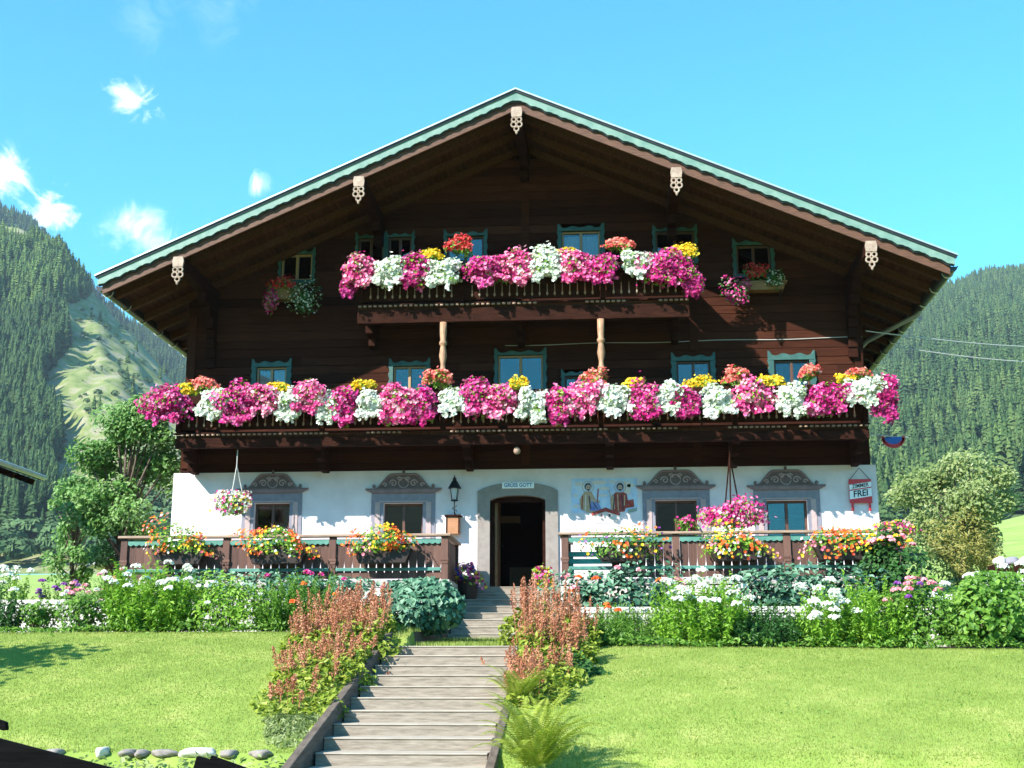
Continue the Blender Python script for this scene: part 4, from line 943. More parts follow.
# side railing of the terrace at its left end
# bench seen through the open bay
t = thing('bench', 'teal slatted bench standing on the terrace right of the door', 'bench', (1.75, -1.9, 0))
for z_ in (.32, .46): 
    mb = MB(); mb.box(1.22, 2.5, -2.02, -1.99, z_, z_+.10); mb.build('back_slat', MT['teal'], t, bevel=.006)
mb = MB(); mb.box(1.22, 2.5, -1.97, -1.5, .24, .28); mb.build('seat', MT['teal'], t, bevel=.006)
for x, y_ in ((1.28, -1.96), (2.44, -1.96), (1.28, -1.55), (2.44, -1.55)): mb = MB(); mb.box(x-.03, x+.03, y_-.025, y_+.025, -.004, .239 if y_ > -1.8 else .56); mb.build('leg', MT['teal'], t)

# steps
def step_flight(name, label, cat, x0, x1, ytop, ztop_, n, rise, tread, m, side):
    t = thing(name, label, cat, ((x0+x1)/2, ytop-n*tread, ztop_-n*rise))
    for i in range(n):
        zt = ztop_-i*rise; yf = ytop-i*tread; mb = MB(); j = random.uniform(-.012, .012)
        xa = x0+random.uniform(-.01, .02); xb = x1+random.uniform(-.02, .01); zn = zt+random.uniform(-.006, .004); mb.box(xa, xb, yf-tread+j, yf+.02, zt-rise-.03, zn-.021); mb.box(xa, xb, yf-tread+j-.013, yf+.018, zn-.02, zn, 1)
        st = mb.build('step', [m, MT['nose']], t, bevel=.008)
    return t
step_flight('entrance_steps', 'short upper flight of pale steps leading up to the open front door', 'steps', UX0, UX1, -.05, 0, 8, .152, .36, MT['step'], False)
lf = step_flight('garden_steps', 'long lower flight of weathered timber steps between the two lawns', 'steps', SX0+.06, SX1-.06, -7.55, -1.43, 13, .147, .52, MT['step'], True)
for s, x in ((0, SX0), (1, SX1)):
    mb = MB(); y0, z0 = -7.5, -1.42; y1, z1 = -14.3, -1.43-.147*13
    v = []
    for xx in (x-.05, x+.05):
        v += [(xx, y0, z0-.17), (xx, y1, z1-.25), (xx, y1, z1+(.36 if s == 0 else .2)), (xx, y0, z0+(.22 if s == 0 else .1))]
    mb.poly(v, [(0, 1, 2, 3), (7, 6, 5, 4), (3, 2, 6, 7), (0, 3, 7, 4), (1, 5, 6, 2), (0, 4, 5, 1)]); mb.build('side_board', MT['stepside'], lf, bevel=.01)

# rail planters
def rail_planter(px, py, hw, label, main, mix, n=330, leaf='bright', foot=True):
    c = at(px, py, -2.66); t = thing('rail_planter', label, 'planter', (c[0], -2.66, .42)); a, b = c[0]-hw, c[0]+hw
    mb = MB(); mb.prism([(a+.2, .30), (b-.2, .30), (b-.08, .58), (a+.08, .58)], -2.76, -2.53); mb.build('box', MT['pot'], t, bevel=.01)
    mb = MB(); [mb.bar((x, -2.66, .612), (x, -2.44, .612), .03, .012) for x in (a+.2, b-.2)]; mb.build('hook', MT['iron'], t)
    cc = np.array([c[0], -2.74, c[2]-.05]); R3 = np.array([hw*1.12, .30, .38]); SEED[0] += 1
    m = 620; dd, q = in_ball(m, SEED[0], .3, .3, -.45); P = cc+q*R3; v, f = leaves(P, dd+np.array([-.1, -.5, .5])+RNG.normal(0, .5, (m, 3)), .075); npmesh('foliage', v, f, RNG.uniform(0, 1, m), LM[leaf], t)
    cols = [main]+[q_ for q_, _ in mix]; cen = {}
    for ci, cn in enumerate(cols):
        k = n if ci == 0 else int(n*mix[ci-1][1]); d = RNG.normal(0, 1, (k, 3)); d /= np.linalg.norm(d, axis=1, keepdims=True); d[:, 1] = -abs(d[:, 1]); d[:, 2] = np.where(d[:, 2] < -.5, -d[:, 2], d[:, 2])
        g = np.sin(d[:, 0]*4.2+ci*2.1+SEED[0])+.6*np.sin(d[:, 2]*5+ci)+RNG.normal(0, .35, k); s = g > (.15 if ci else -.15)
        d = d[s]; P = cc+d*R3*(lump(d, SEED[0], .3)*RNG.uniform(.9, 1.15, len(d)))[:, None]
        v, f = petals(P, d*.6+np.array([-.2, -.6, .4])+RNG.normal(0, .35, d.shape), .06); npmesh('blossoms', v, f, np.repeat(RNG.uniform(0, 1, len(d)), 5), LM[cn], t)
rail_planter(180, 545, .62, 'rail planter with orange and pale flowers, leftmost of the left railing', 'orange', [('yellow', .45), ('whitef', .3), ('rosy', .3)], 150)
rail_planter(278, 546, .68, 'rail planter with orange flowers below the leftmost ground floor window', 'orange', [('whitef', .3), ('yellow', .3), ('redf', .2)], 240)
rail_planter(383, 545, .66, 'rail planter with orange and yellow flowers left of the front steps', 'orange', [('yellow', .6), ('rosy', .35)], 230)
rail_planter(622, 548, .60, 'rail planter with green foliage and orange flowers in front of the teal bench', 'orange', [('whitef', .25), ('purple', .25), ('yellow', .25)], 110, 'leaf')
rail_planter(735, 546, .60, 'rail planter with orange, yellow and red flowers below the hanging magenta basket', 'orange', [('yellow', .7), ('rosy', .7), ('whitef', .3)], 150)
rail_planter(850, 545, .78, 'rail planter with orange flowers below the red vacancy sign', 'orange', [('rosy', .4), ('yellow', .3)], 280)
# hanging baskets
def hanging(px, py, Y, rx, ry, label, colour, mix, hook_py, cord, m):
    c = at(px, py, Y); top = at(px, hook_py, Y)
    t = flower_plant('hanging_basket', label, 'hanging basket', None, px, py, Y, rx, ry, colour, .062, None, 'bright', .25, 2.2, mix, scale=48.5)
    mb = MB(); mb.lathe([(.001, -.22), (.13, -.2), (.2, -.05), (.22, 0), (.2, 0), (.001, -.02)], c, 14); mb.build('bowl', MT['pot'], t, smooth=True)
    mb = MB(); zt = 2.86
    for a in (.3, 2.4, 4.5): mb.tube([c+np.array([.2*math.cos(a), .2*math.sin(a), 0]), np.array([c[0], c[1], top[2]])], cord, 5)
    mb.tube([(c[0], c[1], top[2]-.01), (c[0], c[1], zt)], cord, 5); mb.build('cord', MT[m], t)
hanging(235, 503, -1.15, 21, 13, 'round hanging basket of white and pink flowers on pale cords at left', 'whitef', [('pink', .2), ('magenta', .08), ('yellow', .1)], 466, .011, 'rope')
hanging(732, 517, -1.15, 27, 15, 'hanging basket of magenta petunias on dark ropes at right', 'magenta', [('pink', .5)], 456, .017, 'dark')
flower_plant('petunia', 'small magenta flowers on the sill of the window right of the wall painting', 'petunias', None, 686, 524, -.12, 11, 9, 'magenta', .05, 70, 'leaf', .2, 1.2)
flower_plant('geranium', 'pale pink geraniums on the sill of the leftmost ground floor window', 'geraniums', None, 280, 531, -.14, 16, 5, 'rosy', .05, 50, 'leaf', .3, 1)

# lantern and box beside the door
c = at(454.5, 490, -.22); t = thing('wall_lantern', 'black iron lantern with glass sides on the white wall left of the door', 'lantern', (c[0], -.22, c[2]-.25))
mb = MB()
for a in range(4): q_ = math.pi/4+a*math.pi/2; mb.tube([(c[0]+.07*math.cos(q_), -.22+.07*math.sin(q_), c[2]-.22), (c[0]+.115*math.cos(q_), -.22+.115*math.sin(q_), c[2]+.03)], .011, 5)
mb.lathe([(.08, -.24), (.08, -.215), (.03, -.25)], (c[0], -.22, c[2]), 4); mb.build('cage', MT['iron'], t)
mb = MB(); mb.lathe([(.15, .03), (.13, .07), (.06, .19), (.035, .22), (.05, .245), (.02, .27), (.001, .34)], (c[0], -.22, c[2]), 8); mb.build('lamp_roof', MT['iron'], t)
mb = MB(); mb.lathe([(.055, -.21), (.09, .03)], (c[0], -.22, c[2]), 4); mb.build('lamp_glass', mat('lantern_glass', [(.55, .58, .6)], .15), t)
mb = MB(); mb.tube([(c[0], -.22, c[2]-.24), (c[0], -.22, c[2]-.45), (c[0], -.1, c[2]-.52), (c[0], -.005, c[2]-.5)], .014, 6); mb.tube([(c[0]+.0+.05*math.cos(i*.6), -.2+.03*math.sin(i*.6), c[2]-.33-.012*i) for i in range(12)], .008, 5); mb.build('bracket', MT['iron'], t)
a, b, c_, d_ = px_rect(446, 460, 515, 534, -.15); t = thing('letter_box', 'orange brown wooden box on the white wall under the lantern', 'letter box', ((a+b)/2, -.1, c_))
mb = MB(); mb.box(a, b, -.2, -.002, c_, d_-.04); mb.build('box', MT['copper'], t, bevel=.008)
mb = MB(); mb.box(a-.03, b+.03, -.24, -.002, d_-.038, d_); [mb.box(x, x+.03, -.212, -.2005, c_, d_-.04) for x in (a+.002, b-.032)]; mb.build('lid', MT['dark'], t, bevel=.006)

# vacancy sign
a, b, c_, d_ = px_rect(850, 871, 479, 503, -.06); t = thing('vacancy_sign', 'red hanging board with two slanted white bands of lettering at the right wall edge', 'sign', ((a+b)/2, -.05, c_))
mb = MB(); h = d_-c_; wd = b-a
mb.box(a, b, -.065, -.035, c_, d_); mb.build('board', MT['red'], t, bevel=.004)
def band(lo, hi): 
    k = MB(); k.prism([(a+.004, c_+h*lo), (b-.004, c_+h*(lo+.13)), (b-.004, c_+h*(hi+.13)), (a+.004, c_+h*hi)], -.072, -.0655); k.build('white_band', MT['white'], t)
band(.15, .50); band(.55, .76)
sl_ = math.atan(h*.13/wd)
text_part('lettering', 'FREI', .19, ((a+b)/2, -.0735, c_+h*.39), MT['ink'], t, sl_, squeeze=.92, bold=.004); text_part('lettering', 'ZIMMER', .115, ((a+b)/2, -.0735, c_+h*.72), MT['ink'], t, sl_, squeeze=.85, bold=.002)
mb = MB(); zt = at(860, 468, -.05)[2]; mb.tube([(a+.03, -.05, d_), ((a+b)/2, -.05, zt), (b-.03, -.05, d_)], .008, 5); mb.build('cord', MT['barge'], t)
mb = MB(); mb.box(a+.03, a+.08, -.06, -.04, c_-.17, c_-.003); mb.box(b-.08, b-.03, -.06, -.04, c_-.17, c_-.003); mb.build('leg', MT['red'], t)

# half round pennant on a cord beside the balcony
c = at(893, 438, -.6); t = thing('pennant', 'small half round blue and red pennant on a cord beside the balcony corner', 'pennant', c)
mb = MB(); mb.prism([(c[0]+.20*math.cos(math.pi+i*math.pi/14), c[2]+.02+.17*math.sin(math.pi+i*math.pi/14)) for i in range(15)], -.612, -.6); mb.build('cloth', MT['blue'], t)
mb = MB()
for i in range(15):
    q_ = math.pi+i*math.pi/14; mb.prism([(c[0]+.21*math.cos(q_)-.03, c[2]+.02+.175*math.sin(q_)-.06), (c[0]+.21*math.cos(q_)+.03, c[2]+.02+.175*math.sin(q_)-.06), (c[0]+.21*math.cos(q_)+.025, c[2]+.02+.175*math.sin(q_)+.02), (c[0]+.21*math.cos(q_)-.025, c[2]+.02+.175*math.sin(q_)+.02)], -.62, -.6125-.0005*i)
mb.build('fringe', MT['red'], t)
mb = MB(); mb.tube([(7.3, -1.0, c[2]+.03), (c[0], -.606, c[2]+.03), (c[0]+.34, -.5, c[2]+.03)], .01, 5); mb.build('cord', MT['rope'], t)
# two power cables to the right, one clipped along the front
for (pa, pb, lab) in (((866, 331), (1024, 337), 'upper of the two pale power cables running off from the house to the right'), ((896, 347), (1024, 352), 'lower of the two pale power cables running off from the house to the right')):
    p = at(*pa, 2.5 if pa[0] > 880 else .1); q_ = at(pb[0], pb[1], 4.0); q2 = q_+(q_-p)*1.2; mb = MB()
    mb.tube([p+(q2-p)*i/16+np.array([0, 0, -.25*math.sin(math.pi*i/16)]) for i in range(17)], .013, 5); tag(mb.build('power_cable', MT['rope'], loc=p), lab, 'cable')
mb = MB(); p = at(505, 345.5, -.03); q_ = at(862, 337, -.03); mb.tube([(p[0]+(q_[0]-p[0])*i/20, -.022, p[2]+(q_[2]-p[2])*i/20-.012*math.sin(i*.9)) for i in range(21)], .009, 5); mb.build('cable', MT['rope'], house)

# ------------------------------------------------------------------ garden plants
def span(px0, px1, pt, pb, Y):
    a = at(px0, pb, Y); b = at(px1, pt, Y); return a[0], b[0], a[2], b[2]
def heads(t, pts, R0, colour, per=26, bs=.045):
    pts = np.array(pts); d = RNG.normal(0, 1, (len(pts)*per, 3)); d /= np.linalg.norm(d, axis=1, keepdims=True); d[:, 2] = abs(d[:, 2])*.9-.2; d[:, 1] = np.where(RNG.uniform(0, 1, len(d)) < .6, -abs(d[:, 1]), d[:, 1])
    P = np.repeat(pts, per, 0)+d*np.array([R0, R0, R0*.75])*RNG.uniform(.7, 1.05, (len(d), 1)); v, f = petals(P, d+np.array([-.2, -.3, .4]), bs)
    npmesh('blossoms', v, f, np.repeat(RNG.uniform(0, 1, len(d)), 5), LM[colour], t)
def perennial(name, label, cat, px0, px1, pt, pb, Y, leaf, size=.085, dens=1.0, fl=(), group=None, depth=None, narrow=.56, droop=.55):
    """many upright leafy stems, taller in the middle; fl = (colour, how many heads, head radius, lowest height share)"""
    x0, x1, z0, z1 = span(px0, px1, pt, pb, Y); cx = (x0+x1)/2; zb = float(gz(cx, Y)); t = thing(name, label, cat, (cx, Y, zb), group)
    W = (x1-x0)/2; D = depth or min(W, .62); H = z1-zb; ns = max(10, int(120*W*D*4*dens)); size *= .86; SEED[0] += 1
    a = RNG.uniform(0, 6.28, ns); r = RNG.uniform(0, 1, ns)**.5; bx, by = np.cos(a)*r, np.sin(a)*r
    hh = H*(1-.62*r**2.4)*RNG.uniform(.62, 1.05, ns)*(1+.10*np.sin(bx*5+SEED[0])); lean = RNG.normal(0, .07, (ns, 2))+np.stack([bx, by], -1)*.20
    base = np.stack([cx+bx*W*.88, Y+by*D*.88, gz(cx+bx*W*.88, Y+by*D*.88)], -1); tip = base+np.stack([lean[:, 0]*hh*2, lean[:, 1]*hh*2, hh], -1)
    nl = max(9, int(H/.045)); u = np.tile(np.linspace(.10, 1.0, nl), ns); s = np.repeat(np.arange(ns), nl)
    P = base[s]+(tip[s]-base[s])*u[:, None]; ang = RNG.uniform(0, 6.28, len(P)); rad = np.stack([np.cos(ang), np.sin(ang), np.zeros(len(P))], -1); L = size*(1.1-.35*u)
    P = P+rad*L[:, None]*.5
    n = np.stack([rad[:, 0]*.35, rad[:, 1]*.35, np.full(len(P), 1.0)], -1)+RNG.normal(0, droop, P.shape); n /= np.linalg.norm(n, axis=1, keepdims=True)
    x = rad-n*(rad*n).sum(1)[:, None]; x /= np.linalg.norm(x, axis=1, keepdims=True); y = np.cross(n, x); Ls = (L*RNG.uniform(.8, 1.3, len(P)))[:, None]
    v = np.stack([P-x*Ls*.6, P+y*Ls*narrow*.5+n*Ls*.06, P+x*Ls*.7-n*Ls*.25, P-y*Ls*narrow*.5+n*Ls*.06], 1).reshape(-1, 3)
    tone = np.clip(.42+.16*(u-.5)*0+RNG.normal(0, .22, len(P))+.12*np.sin(s*1.7), 0, 1)
    npmesh('foliage', v, np.arange(len(v)).reshape(-1, 4), tone, LM[leaf], t)
    # stems
    k = np.array([.006, .006]); sv = np.stack([base-[.006, 0, 0], base+[.006, 0, 0], tip+[.003, 0, 0], tip-[.003, 0, 0]], 1).reshape(-1, 3)
    npmesh('stems', sv, np.arange(len(sv)).reshape(-1, 4), np.full(len(base), .3), LM[leaf], t)
    for colr, m, R0, lo in fl:
        pk = RNG.permutation(np.argsort(-(tip[:, 2]-.5*tip[:, 1]))[:max(m, int(ns*(1-lo)))])[:m]; heads(t, tip[pk]+np.array([0, -.02, R0*.3]), R0, colr)
    return t
def shrub(name, label, cat, px0, px1, pt, pb, Y, leaf, size=.1, n=1500, fl=(), aspect=.7, depth=None, amp=.3, group=None, trunk=False, lo=.45):
    x0, x1, z0, z1 = span(px0, px1, pt, pb, Y); cx = (x0+x1)/2; zb = min(float(gz(cx, Y)), z0); t = thing(name, label, cat, (cx, Y, zb), group); SEED[0] += 1
    W = (x1-x0)/2; D = depth or min(W, .7); c = np.array([cx, Y, (zb+z1)/2]); R3 = np.array([W, D, (z1-zb)/2])
    d, q = in_ball(n, SEED[0], lo, amp); P = c+q*R3*1.02*np.array([1, 1, 1]); P[:, 2] = np.maximum(P[:, 2], gz(P[:, 0], P[:, 1])+.02)
    v, f = leaves(P, d*.6+np.array([-.15, -.35, .6])+RNG.normal(0, .4, (n, 3)), size, aspect); npmesh('foliage', v, f, np.clip(.45+RNG.normal(0, .25, n)+.15*np.sin(q[:, 0]*7+SEED[0]), 0, 1), LM[leaf], t)
    mb = MB()
    for k in range(6):
        a = k*1.05; mb.tube([(cx+.06*math.cos(a), Y+.06*math.sin(a), zb-.03), (cx+W*.4*math.cos(a), Y+D*.4*math.sin(a), zb+(z1-zb)*.45), (cx+W*.62*math.cos(a), Y+D*.6*math.sin(a), zb+(z1-zb)*.72)], [.018, .012, .005], 5)
    mb.build('twigs', MT['bark'], t)
    for colr, m, R0, lo_ in fl:
        dd = RNG.normal(0, 1, (m, 3)); dd /= np.linalg.norm(dd, axis=1, keepdims=True); dd[:, 2] = lo_+(1-lo_)*abs(dd[:, 2]); dd[:, 1] = -abs(dd[:, 1])*.8; dd /= np.linalg.norm(dd, axis=1, keepdims=True)
        heads(t, c+dd*R3*1.0, R0, colr)
    return t
YF1, YM, YK = -6.55, -5.3, -3.4
perennial('phlox', 'dark green phlox with white heads at the left picture edge', 'phlox', -26, 20, 572, 632, YF1, 'dark', .085, 1.0, [('whitef', 9, .085, .5)])
shrub('shrub', 'low loose green plants in the left bed between two darker clumps, pale wall behind', 'plant', 16, 62, 598, 630, YF1, 'leaf', .075, 900, (), .55, .4, .35, lo=.2)
shrub('shrub', 'dark green clump with a few tiny white blooms left of the big white phlox', 'plant', 56, 116, 586, 630, YF1, 'leaf', .075, 1500, [('whitef', 4, .035, .0)], .55, .5, .35, lo=.2)
perennial('phlox', 'big bright green phlox topped with white heads in the left bed', 'phlox', 110, 200, 560, 630, YF1, 'bright', .095, 1.2, [('whitef', 14, .09, .6)])
shrub('shrub', 'light green loose bush with scattered white flowers right of the big white phlox', 'bush', 186, 268, 577, 633, YF1, 'bright', .075, 2400, [('whitef', 8, .045, .0)], .5, .5, .35, lo=.2)
perennial('perennial', 'tall green perennial with one magenta and a few orange heads before the left railing', 'plant', 254, 342, 570, 634, YF1, 'leaf', .08, 1.05, [('magenta', 1, .085, .9), ('orange', 3, .05, .3)])
perennial('phlox', 'white flowered phlox half hidden behind the rusty plumes left of the steps', 'phlox', 330, 392, 596, 640, -6.2, 'leaf', .08, .9, [('whitef', 12, .07, .3)])
shrub('shrub', 'dense blue green leafy shrub at the left corner of the entrance steps', 'shrub', 376, 458, 578, 638, -5.6, 'blueg', .12, 2600, (), .8, .8, .16, lo=.7)
shrub('creeper', 'blue green creeper along the foot of the left terrace railing', 'creeper', 140, 390, 572, 600, -3.0, 'blueg', .10, 2200, [('magenta', 5, .05, -.2)], .8, .35, .3)
for px0, px1, pt, lab in ((40, 72, 579, 'purple pink phlox far left behind the pale wall'), (70, 108, 581, 'pale pink phlox behind the pale wall, left of the shed roof')):
    perennial('phlox', lab, 'phlox', px0, px1, pt, 600, YK, 'leaf', .07, .8, [('purple' if px0 < 60 else 'rosy', 12, .06, .3)])
perennial('phlox', 'white and rosy phlox at the left corner post of the terrace', 'phlox', 100, 130, 567, 600, YK, 'leaf', .08, .9, [('whitef', 8, .06, .3), ('rosy', 4, .05, .3)])
perennial('phlox', 'white phlox at left standing taller than the pale wall', 'phlox', 2, 30, 568, 605, YK-.3, 'bright', .08, .9, [('whitef', 6, .09, .4)])
# right bed
perennial('daylily', 'arching grassy green daylily right of the rusty plumes', 'daylily', 578, 640, 607, 645, YF1, 'leaf', .19, .8, [('orange', 3, .05, .6)], narrow=.16, droop=.5)
shrub('creeper', 'blue green leaves with pink and orange flowers below the teal bench', 'creeper', 552, 690, 567, 603, -3.1, 'blueg', .11, 1500, [('rosy', 9, .085, .1), ('orange', 5, .075, -.2)], .8, .4, .3)
perennial('perennial', 'low green plants on top of the right dry stone wall', 'plant', 596, 672, 600, 628, YM+.2, 'leaf', .07, .8, [('whitef', 5, .05, .3), ('orange', 1, .05, .6)])
perennial('phlox', 'tall white phlox with many heads in the right bed', 'phlox', 660, 742, 570, 644, YF1, 'bright', .09, 1.15, [('whitef', 22, .105, .55)])
perennial('perennial', 'even dark green clump forming a low hedge in the middle of the right bed', 'plant', 706, 812, 603, 646, YF1, 'dark', .085, 1.25)
perennial('perennial', 'green clump between the tall white phlox and the low dark hedge', 'plant', 724, 762, 600, 640, YF1+.3, 'leaf', .08, 1.0)
shrub('creeper', 'dark blue green creeper along the foot of the right terrace railing', 'creeper', 722, 880, 568, 602, -3.1, 'blueg', .11, 2200, (), .8, .4, .3)
perennial('phlox', 'low white phlox with a broad white crown right of the low dark hedge', 'phlox', 792, 860, 588, 646, YF1, 'bright', .085, 1.0, [('whitef', 20, .105, .55)])
perennial('perennial', 'tall bright green unflowered stems right of the broad white phlox', 'plant', 844, 906, 574, 646, YF1, 'bright', .09, 1.2)
shrub('shrub', 'mixed green bush with pink and violet heads in the right bed', 'bush', 884, 950, 578, 646, YF1, 'leaf', .08, 2200, [('rosy', 9, .08, .35), ('purple', 5, .05, .2)], .55, .5, .35, lo=.2)
shrub('rose_bush', 'large round leafy green bush at the right end of the bed', 'bush', 934, 1036, 570, 648, YF1+.1, 'leaf', .10, 3800, (), .7, .7, .35, lo=.25)
perennial('phlox', 'mass of white phlox behind the large round bush at right', 'phlox', 934, 1060, 564, 625, YM+.4, 'leaf', .085, .9, [('whitef', 80, .10, .1)])
shrub('climber', 'dark green climber over the right railing end with pink and yellow blooms on top', 'climber', 862, 918, 527, 600, -2.85, 'dark', .11, 1700, [('rosy', 10, .06, .75), ('yellow', 6, .06, .4)], .75, .4, .3, lo=.55)
flower_plant('geranium', 'pink and yellow flowers on the right end of the terrace railing', 'geraniums', None, 896, 529, -2.5, 22, 9, 'rosy', .06, 170, 'bright', .3, 1.2, [('yellow', .35), ('magenta', .25)])
shrub('shrub', 'yellowish feathery shrub beyond the garden at right', 'shrub', 930, 986, 522, 578, 16, 'willow', .20, 2400, (), .22, 1.0, .35)
shrub('shrub', 'second smaller yellowish feathery shrub at right, beside the stone topped timber wall', 'shrub', 976, 1000, 534, 576, 16.4, 'willow', .19, 900, (), .22, .5, .35)
# flowers either side of the door
flower_plant('petunia', 'magenta, blue and yellow petunias at the left of the entrance steps', 'petunias', None, 468, 574, -.95, 17, 14, 'magenta', .065, 260, 'bright', .1, 1.6, [('bluef', .22), ('yellow', .25)])
c = at(468, 590, -.95); p_ = thing('flower_pot', 'dark pot under the magenta and blue petunias left of the door', 'pot', (c[0], -.95, -.3)); mb = MB(); mb.lathe([(.15, -.35), (.24, .12), (.26, .12), (.26, .17), (.22, .17)], (c[0], -.95, -.02), 16); mb.build('pot', MT['pot'], p_, smooth=False)
flower_plant('petunia', 'magenta petunias with yellow blooms right of the door', 'petunias', None, 545, 577, -1.3, 12, 13, 'magenta', .062, 170, 'bright', .1, 1.6, [('yellow', .3)])

v, f = leaves(PCL, RNG.normal(0, .35, (len(PCL), 3))+np.array([0, -.2, 1.0]), .028, .9); tag(npmesh('clover', v, f, RNG.uniform(0, 1, len(PCL)), LM['leaf']), 'scattered clover and small weeds in the mown lawn', None, None, 'stuff')

# rusty plumes beside the long flight
def plume_plant(label, px, py_base, py_top, Y, wpx, ns, group, leaf='yellowg', sc=62.0):
    c = at(px, py_base, Y); zb = float(gz(c[0], Y)); 
    zt = at(px, py_top, Y)[2]; H = zt-zb; W = wpx/sc/2; t = thing('plume_flower', label, 'plume flowers', (c[0], Y, zb), group)
    bx = c[0]+RNG.normal(0, .45, ns)*W; by = Y+RNG.normal(0, .45, ns)*min(W, .4); hh = H*RNG.uniform(.62, 1.05, ns); base = np.stack([bx, by, gz(bx, by)], -1); tip = base+np.stack([RNG.normal(0, .06, ns)*hh+(bx-c[0])*.25, RNG.normal(0, .06, ns)*hh, hh], -1)
    k = 110; s = np.repeat(np.arange(ns), k); u = np.tile(np.linspace(0, 1, k), ns); P = base[s]+(tip[s]-base[s])*(.46+.54*u)[:, None]
    a = RNG.uniform(0, 6.28, len(P)); rr = .07*(1-u)**.6*RNG.uniform(.2, 1.1, len(P)); P = P+np.stack([np.cos(a)*rr, np.sin(a)*rr, rr*.5], -1)
    v, f = leaves(P, RNG.normal(0, 1, P.shape)+np.array([0, -.5, .3]), .026, .8); npmesh('blossoms', v, f, np.clip(np.repeat(RNG.uniform(.2, .8, ns), k)+RNG.normal(0, .2, len(P)), 0, 1), LM['plume'], t)
    sv = np.stack([base-[.006, 0, 0], base+[.006, 0, 0], tip+[.003, 0, 0], tip-[.003, 0, 0]], 1).reshape(-1, 3); npmesh('stems', sv, np.arange(len(sv)).reshape(-1, 4), np.full(ns, .3), LM['plume'], t)
    m = int(ns*34); aa = RNG.uniform(0, 6.28, m); r = RNG.uniform(0, 1, m)**.5; P = np.stack([c[0]+np.cos(aa)*r*W*1.15, Y+np.sin(aa)*r*min(W*1.1, .5), np.zeros(m)], -1); P[:, 2] = gz(P[:, 0], P[:, 1])+RNG.uniform(.02, .62, m)*H*(1-.55*r**2)
    v, f = leaves(P, RNG.normal(0, .5, (m, 3))+np.array([-.1, -.35, .8]), .10, .6); npmesh('foliage', v, f, RNG.uniform(0, 1, m), LM[leaf], t)
GP = 'rusty plume flowers along the garden steps'
for lab, px, pb, pt, Y, wd, ns in (
 ('rusty plumes against the blue green shrub, uppermost of the left row', 370, 652, 584, -7.35, 44, 24),
 ('rusty plumes behind the uppermost ones of the left row, in front of the white phlox', 340, 648, 582, -7.3, 58, 30),
 ('third clump of rusty plumes from the top, left of the steps', 356, 685, 598, -8.3, 60, 38),
 ('rusty plumes on the lawn edge in the middle of the left row', 320, 690, 610, -8.6, 66, 34),
 ('rusty plumes with broad yellow green leaves beside the side board of the steps', 340, 712, 630, -9.4, 66, 26),
 ('yellow green plume clump low in the left row with few brown spikes', 312, 730, 642, -10.3, 66, 20),
 ('lowest plume clump of the left row near the border stones', 292, 752, 676, -11.2, 60, 9)):
    plume_plant(lab, px, pb, pt, Y, wd, ns, GP)
for lab, px, pb, pt, Y, wd, ns in (
 ('tall rusty plumes at the top right of the garden steps', 538, 652, 574, -7.5, 66, 38),
 ('rusty plumes right behind the tall ones, next to the daylily', 576, 652, 588, -7.3, 42, 22),
 ('dense rusty plumes halfway down the right side of the steps', 538, 700, 596, -8.7, 62, 40),
 ('rusty plumes at the right lawn edge over dark leaves', 572, 700, 612, -8.6, 42, 18),
 ('short rusty plumes directly above the big fern', 546, 724, 642, -9.8, 60, 18),
 ('yellow green leaves with few rusty plumes spilling over the right board of the steps', 528, 735, 650, -10.6, 62, 15)):
    plume_plant(lab, px, pb, pt, Y, wd, ns, GP)
shrub('shrub', 'dark leafy shrub between the right plumes and the lawn', 'shrub', 560, 604, 660, 716, -9.2, 'dark', .09, 900, (), .6, .35, .35)
shrub('weed', 'pale olive weeds at the lower left edge of the steps', 'weeds', 262, 318, 726, 772, -11.9, 'olive', .07, 900, (), .6, .45, .35)

for lab, px0, px1, pt, pb, Y in (('yellow green leaves hanging over the upper end of the left step board', 352, 396, 636, 672, -8.3), ('yellow green leaves hanging over the middle of the left step board', 330, 372, 664, 706, -9.8), ('yellow green leaves hanging over the lower part of the left step board', 306, 346, 698, 744, -11.2)):
    shrub('shrub', lab, 'leafy plant', px0, px1, pt, pb, Y, 'yellowg', .09, 800, (), .55, .38, .4, lo=.2)
# fern
def fern(label, px, py, Y, L, nf):
    c = at(px, py, Y); zb = float(gz(c[0], Y)); t = thing('fern', label, 'fern', (c[0], Y, zb)); V = []; R_ = []
    for k in range(nf):
        a = 2*math.pi*k/nf+RNG.uniform(-.2, .2); l = L*RNG.uniform(.7, 1.1); el = RNG.uniform(.7, 1.5); dirh = np.array([math.cos(a), math.sin(a), 0]); n = 40; prev = np.array([c[0], Y, zb]); tone = RNG.uniform(.3, .8)
        for i in range(n):
            u = i/n; e = el-1.45*u**2.2; step = (dirh*math.cos(e)+np.array([0, 0, math.sin(e)]))*l/n; p = prev+step; tdir = step/np.linalg.norm(step); side = np.cross(tdir, np.array([0, 0, 1.0])); side /= np.linalg.norm(side)+1e-9; wl = l*.17*math.sin(math.pi*min(1, (u*.93+.07))**.8)*(1-.15*u)
            if u > .10:
                for s in (-1, 1):
                    gp = l/n; tipp = p+side*s*wl+tdir*wl*.45-np.array([0, 0, wl*.22]); mid = p+side*s*wl*.45+tdir*wl*.16
                    V += [p-tdir*gp*.30, mid-tdir*gp*.34, tipp, mid+tdir*gp*.34]; R_.append(tone+RNG.normal(0, .15))
            prev = p
    npmesh('frond', np.array(V), np.arange(len(V)).reshape(-1, 4), np.array(R_), LM['fernm'], t)
fern('big yellow green fern at the bottom right of the garden steps', 536, 790, -13.3, 1.08, 44)
fern('smaller fern tucked behind the big one beside the steps', 518, 748, -10.9, .75, 20)

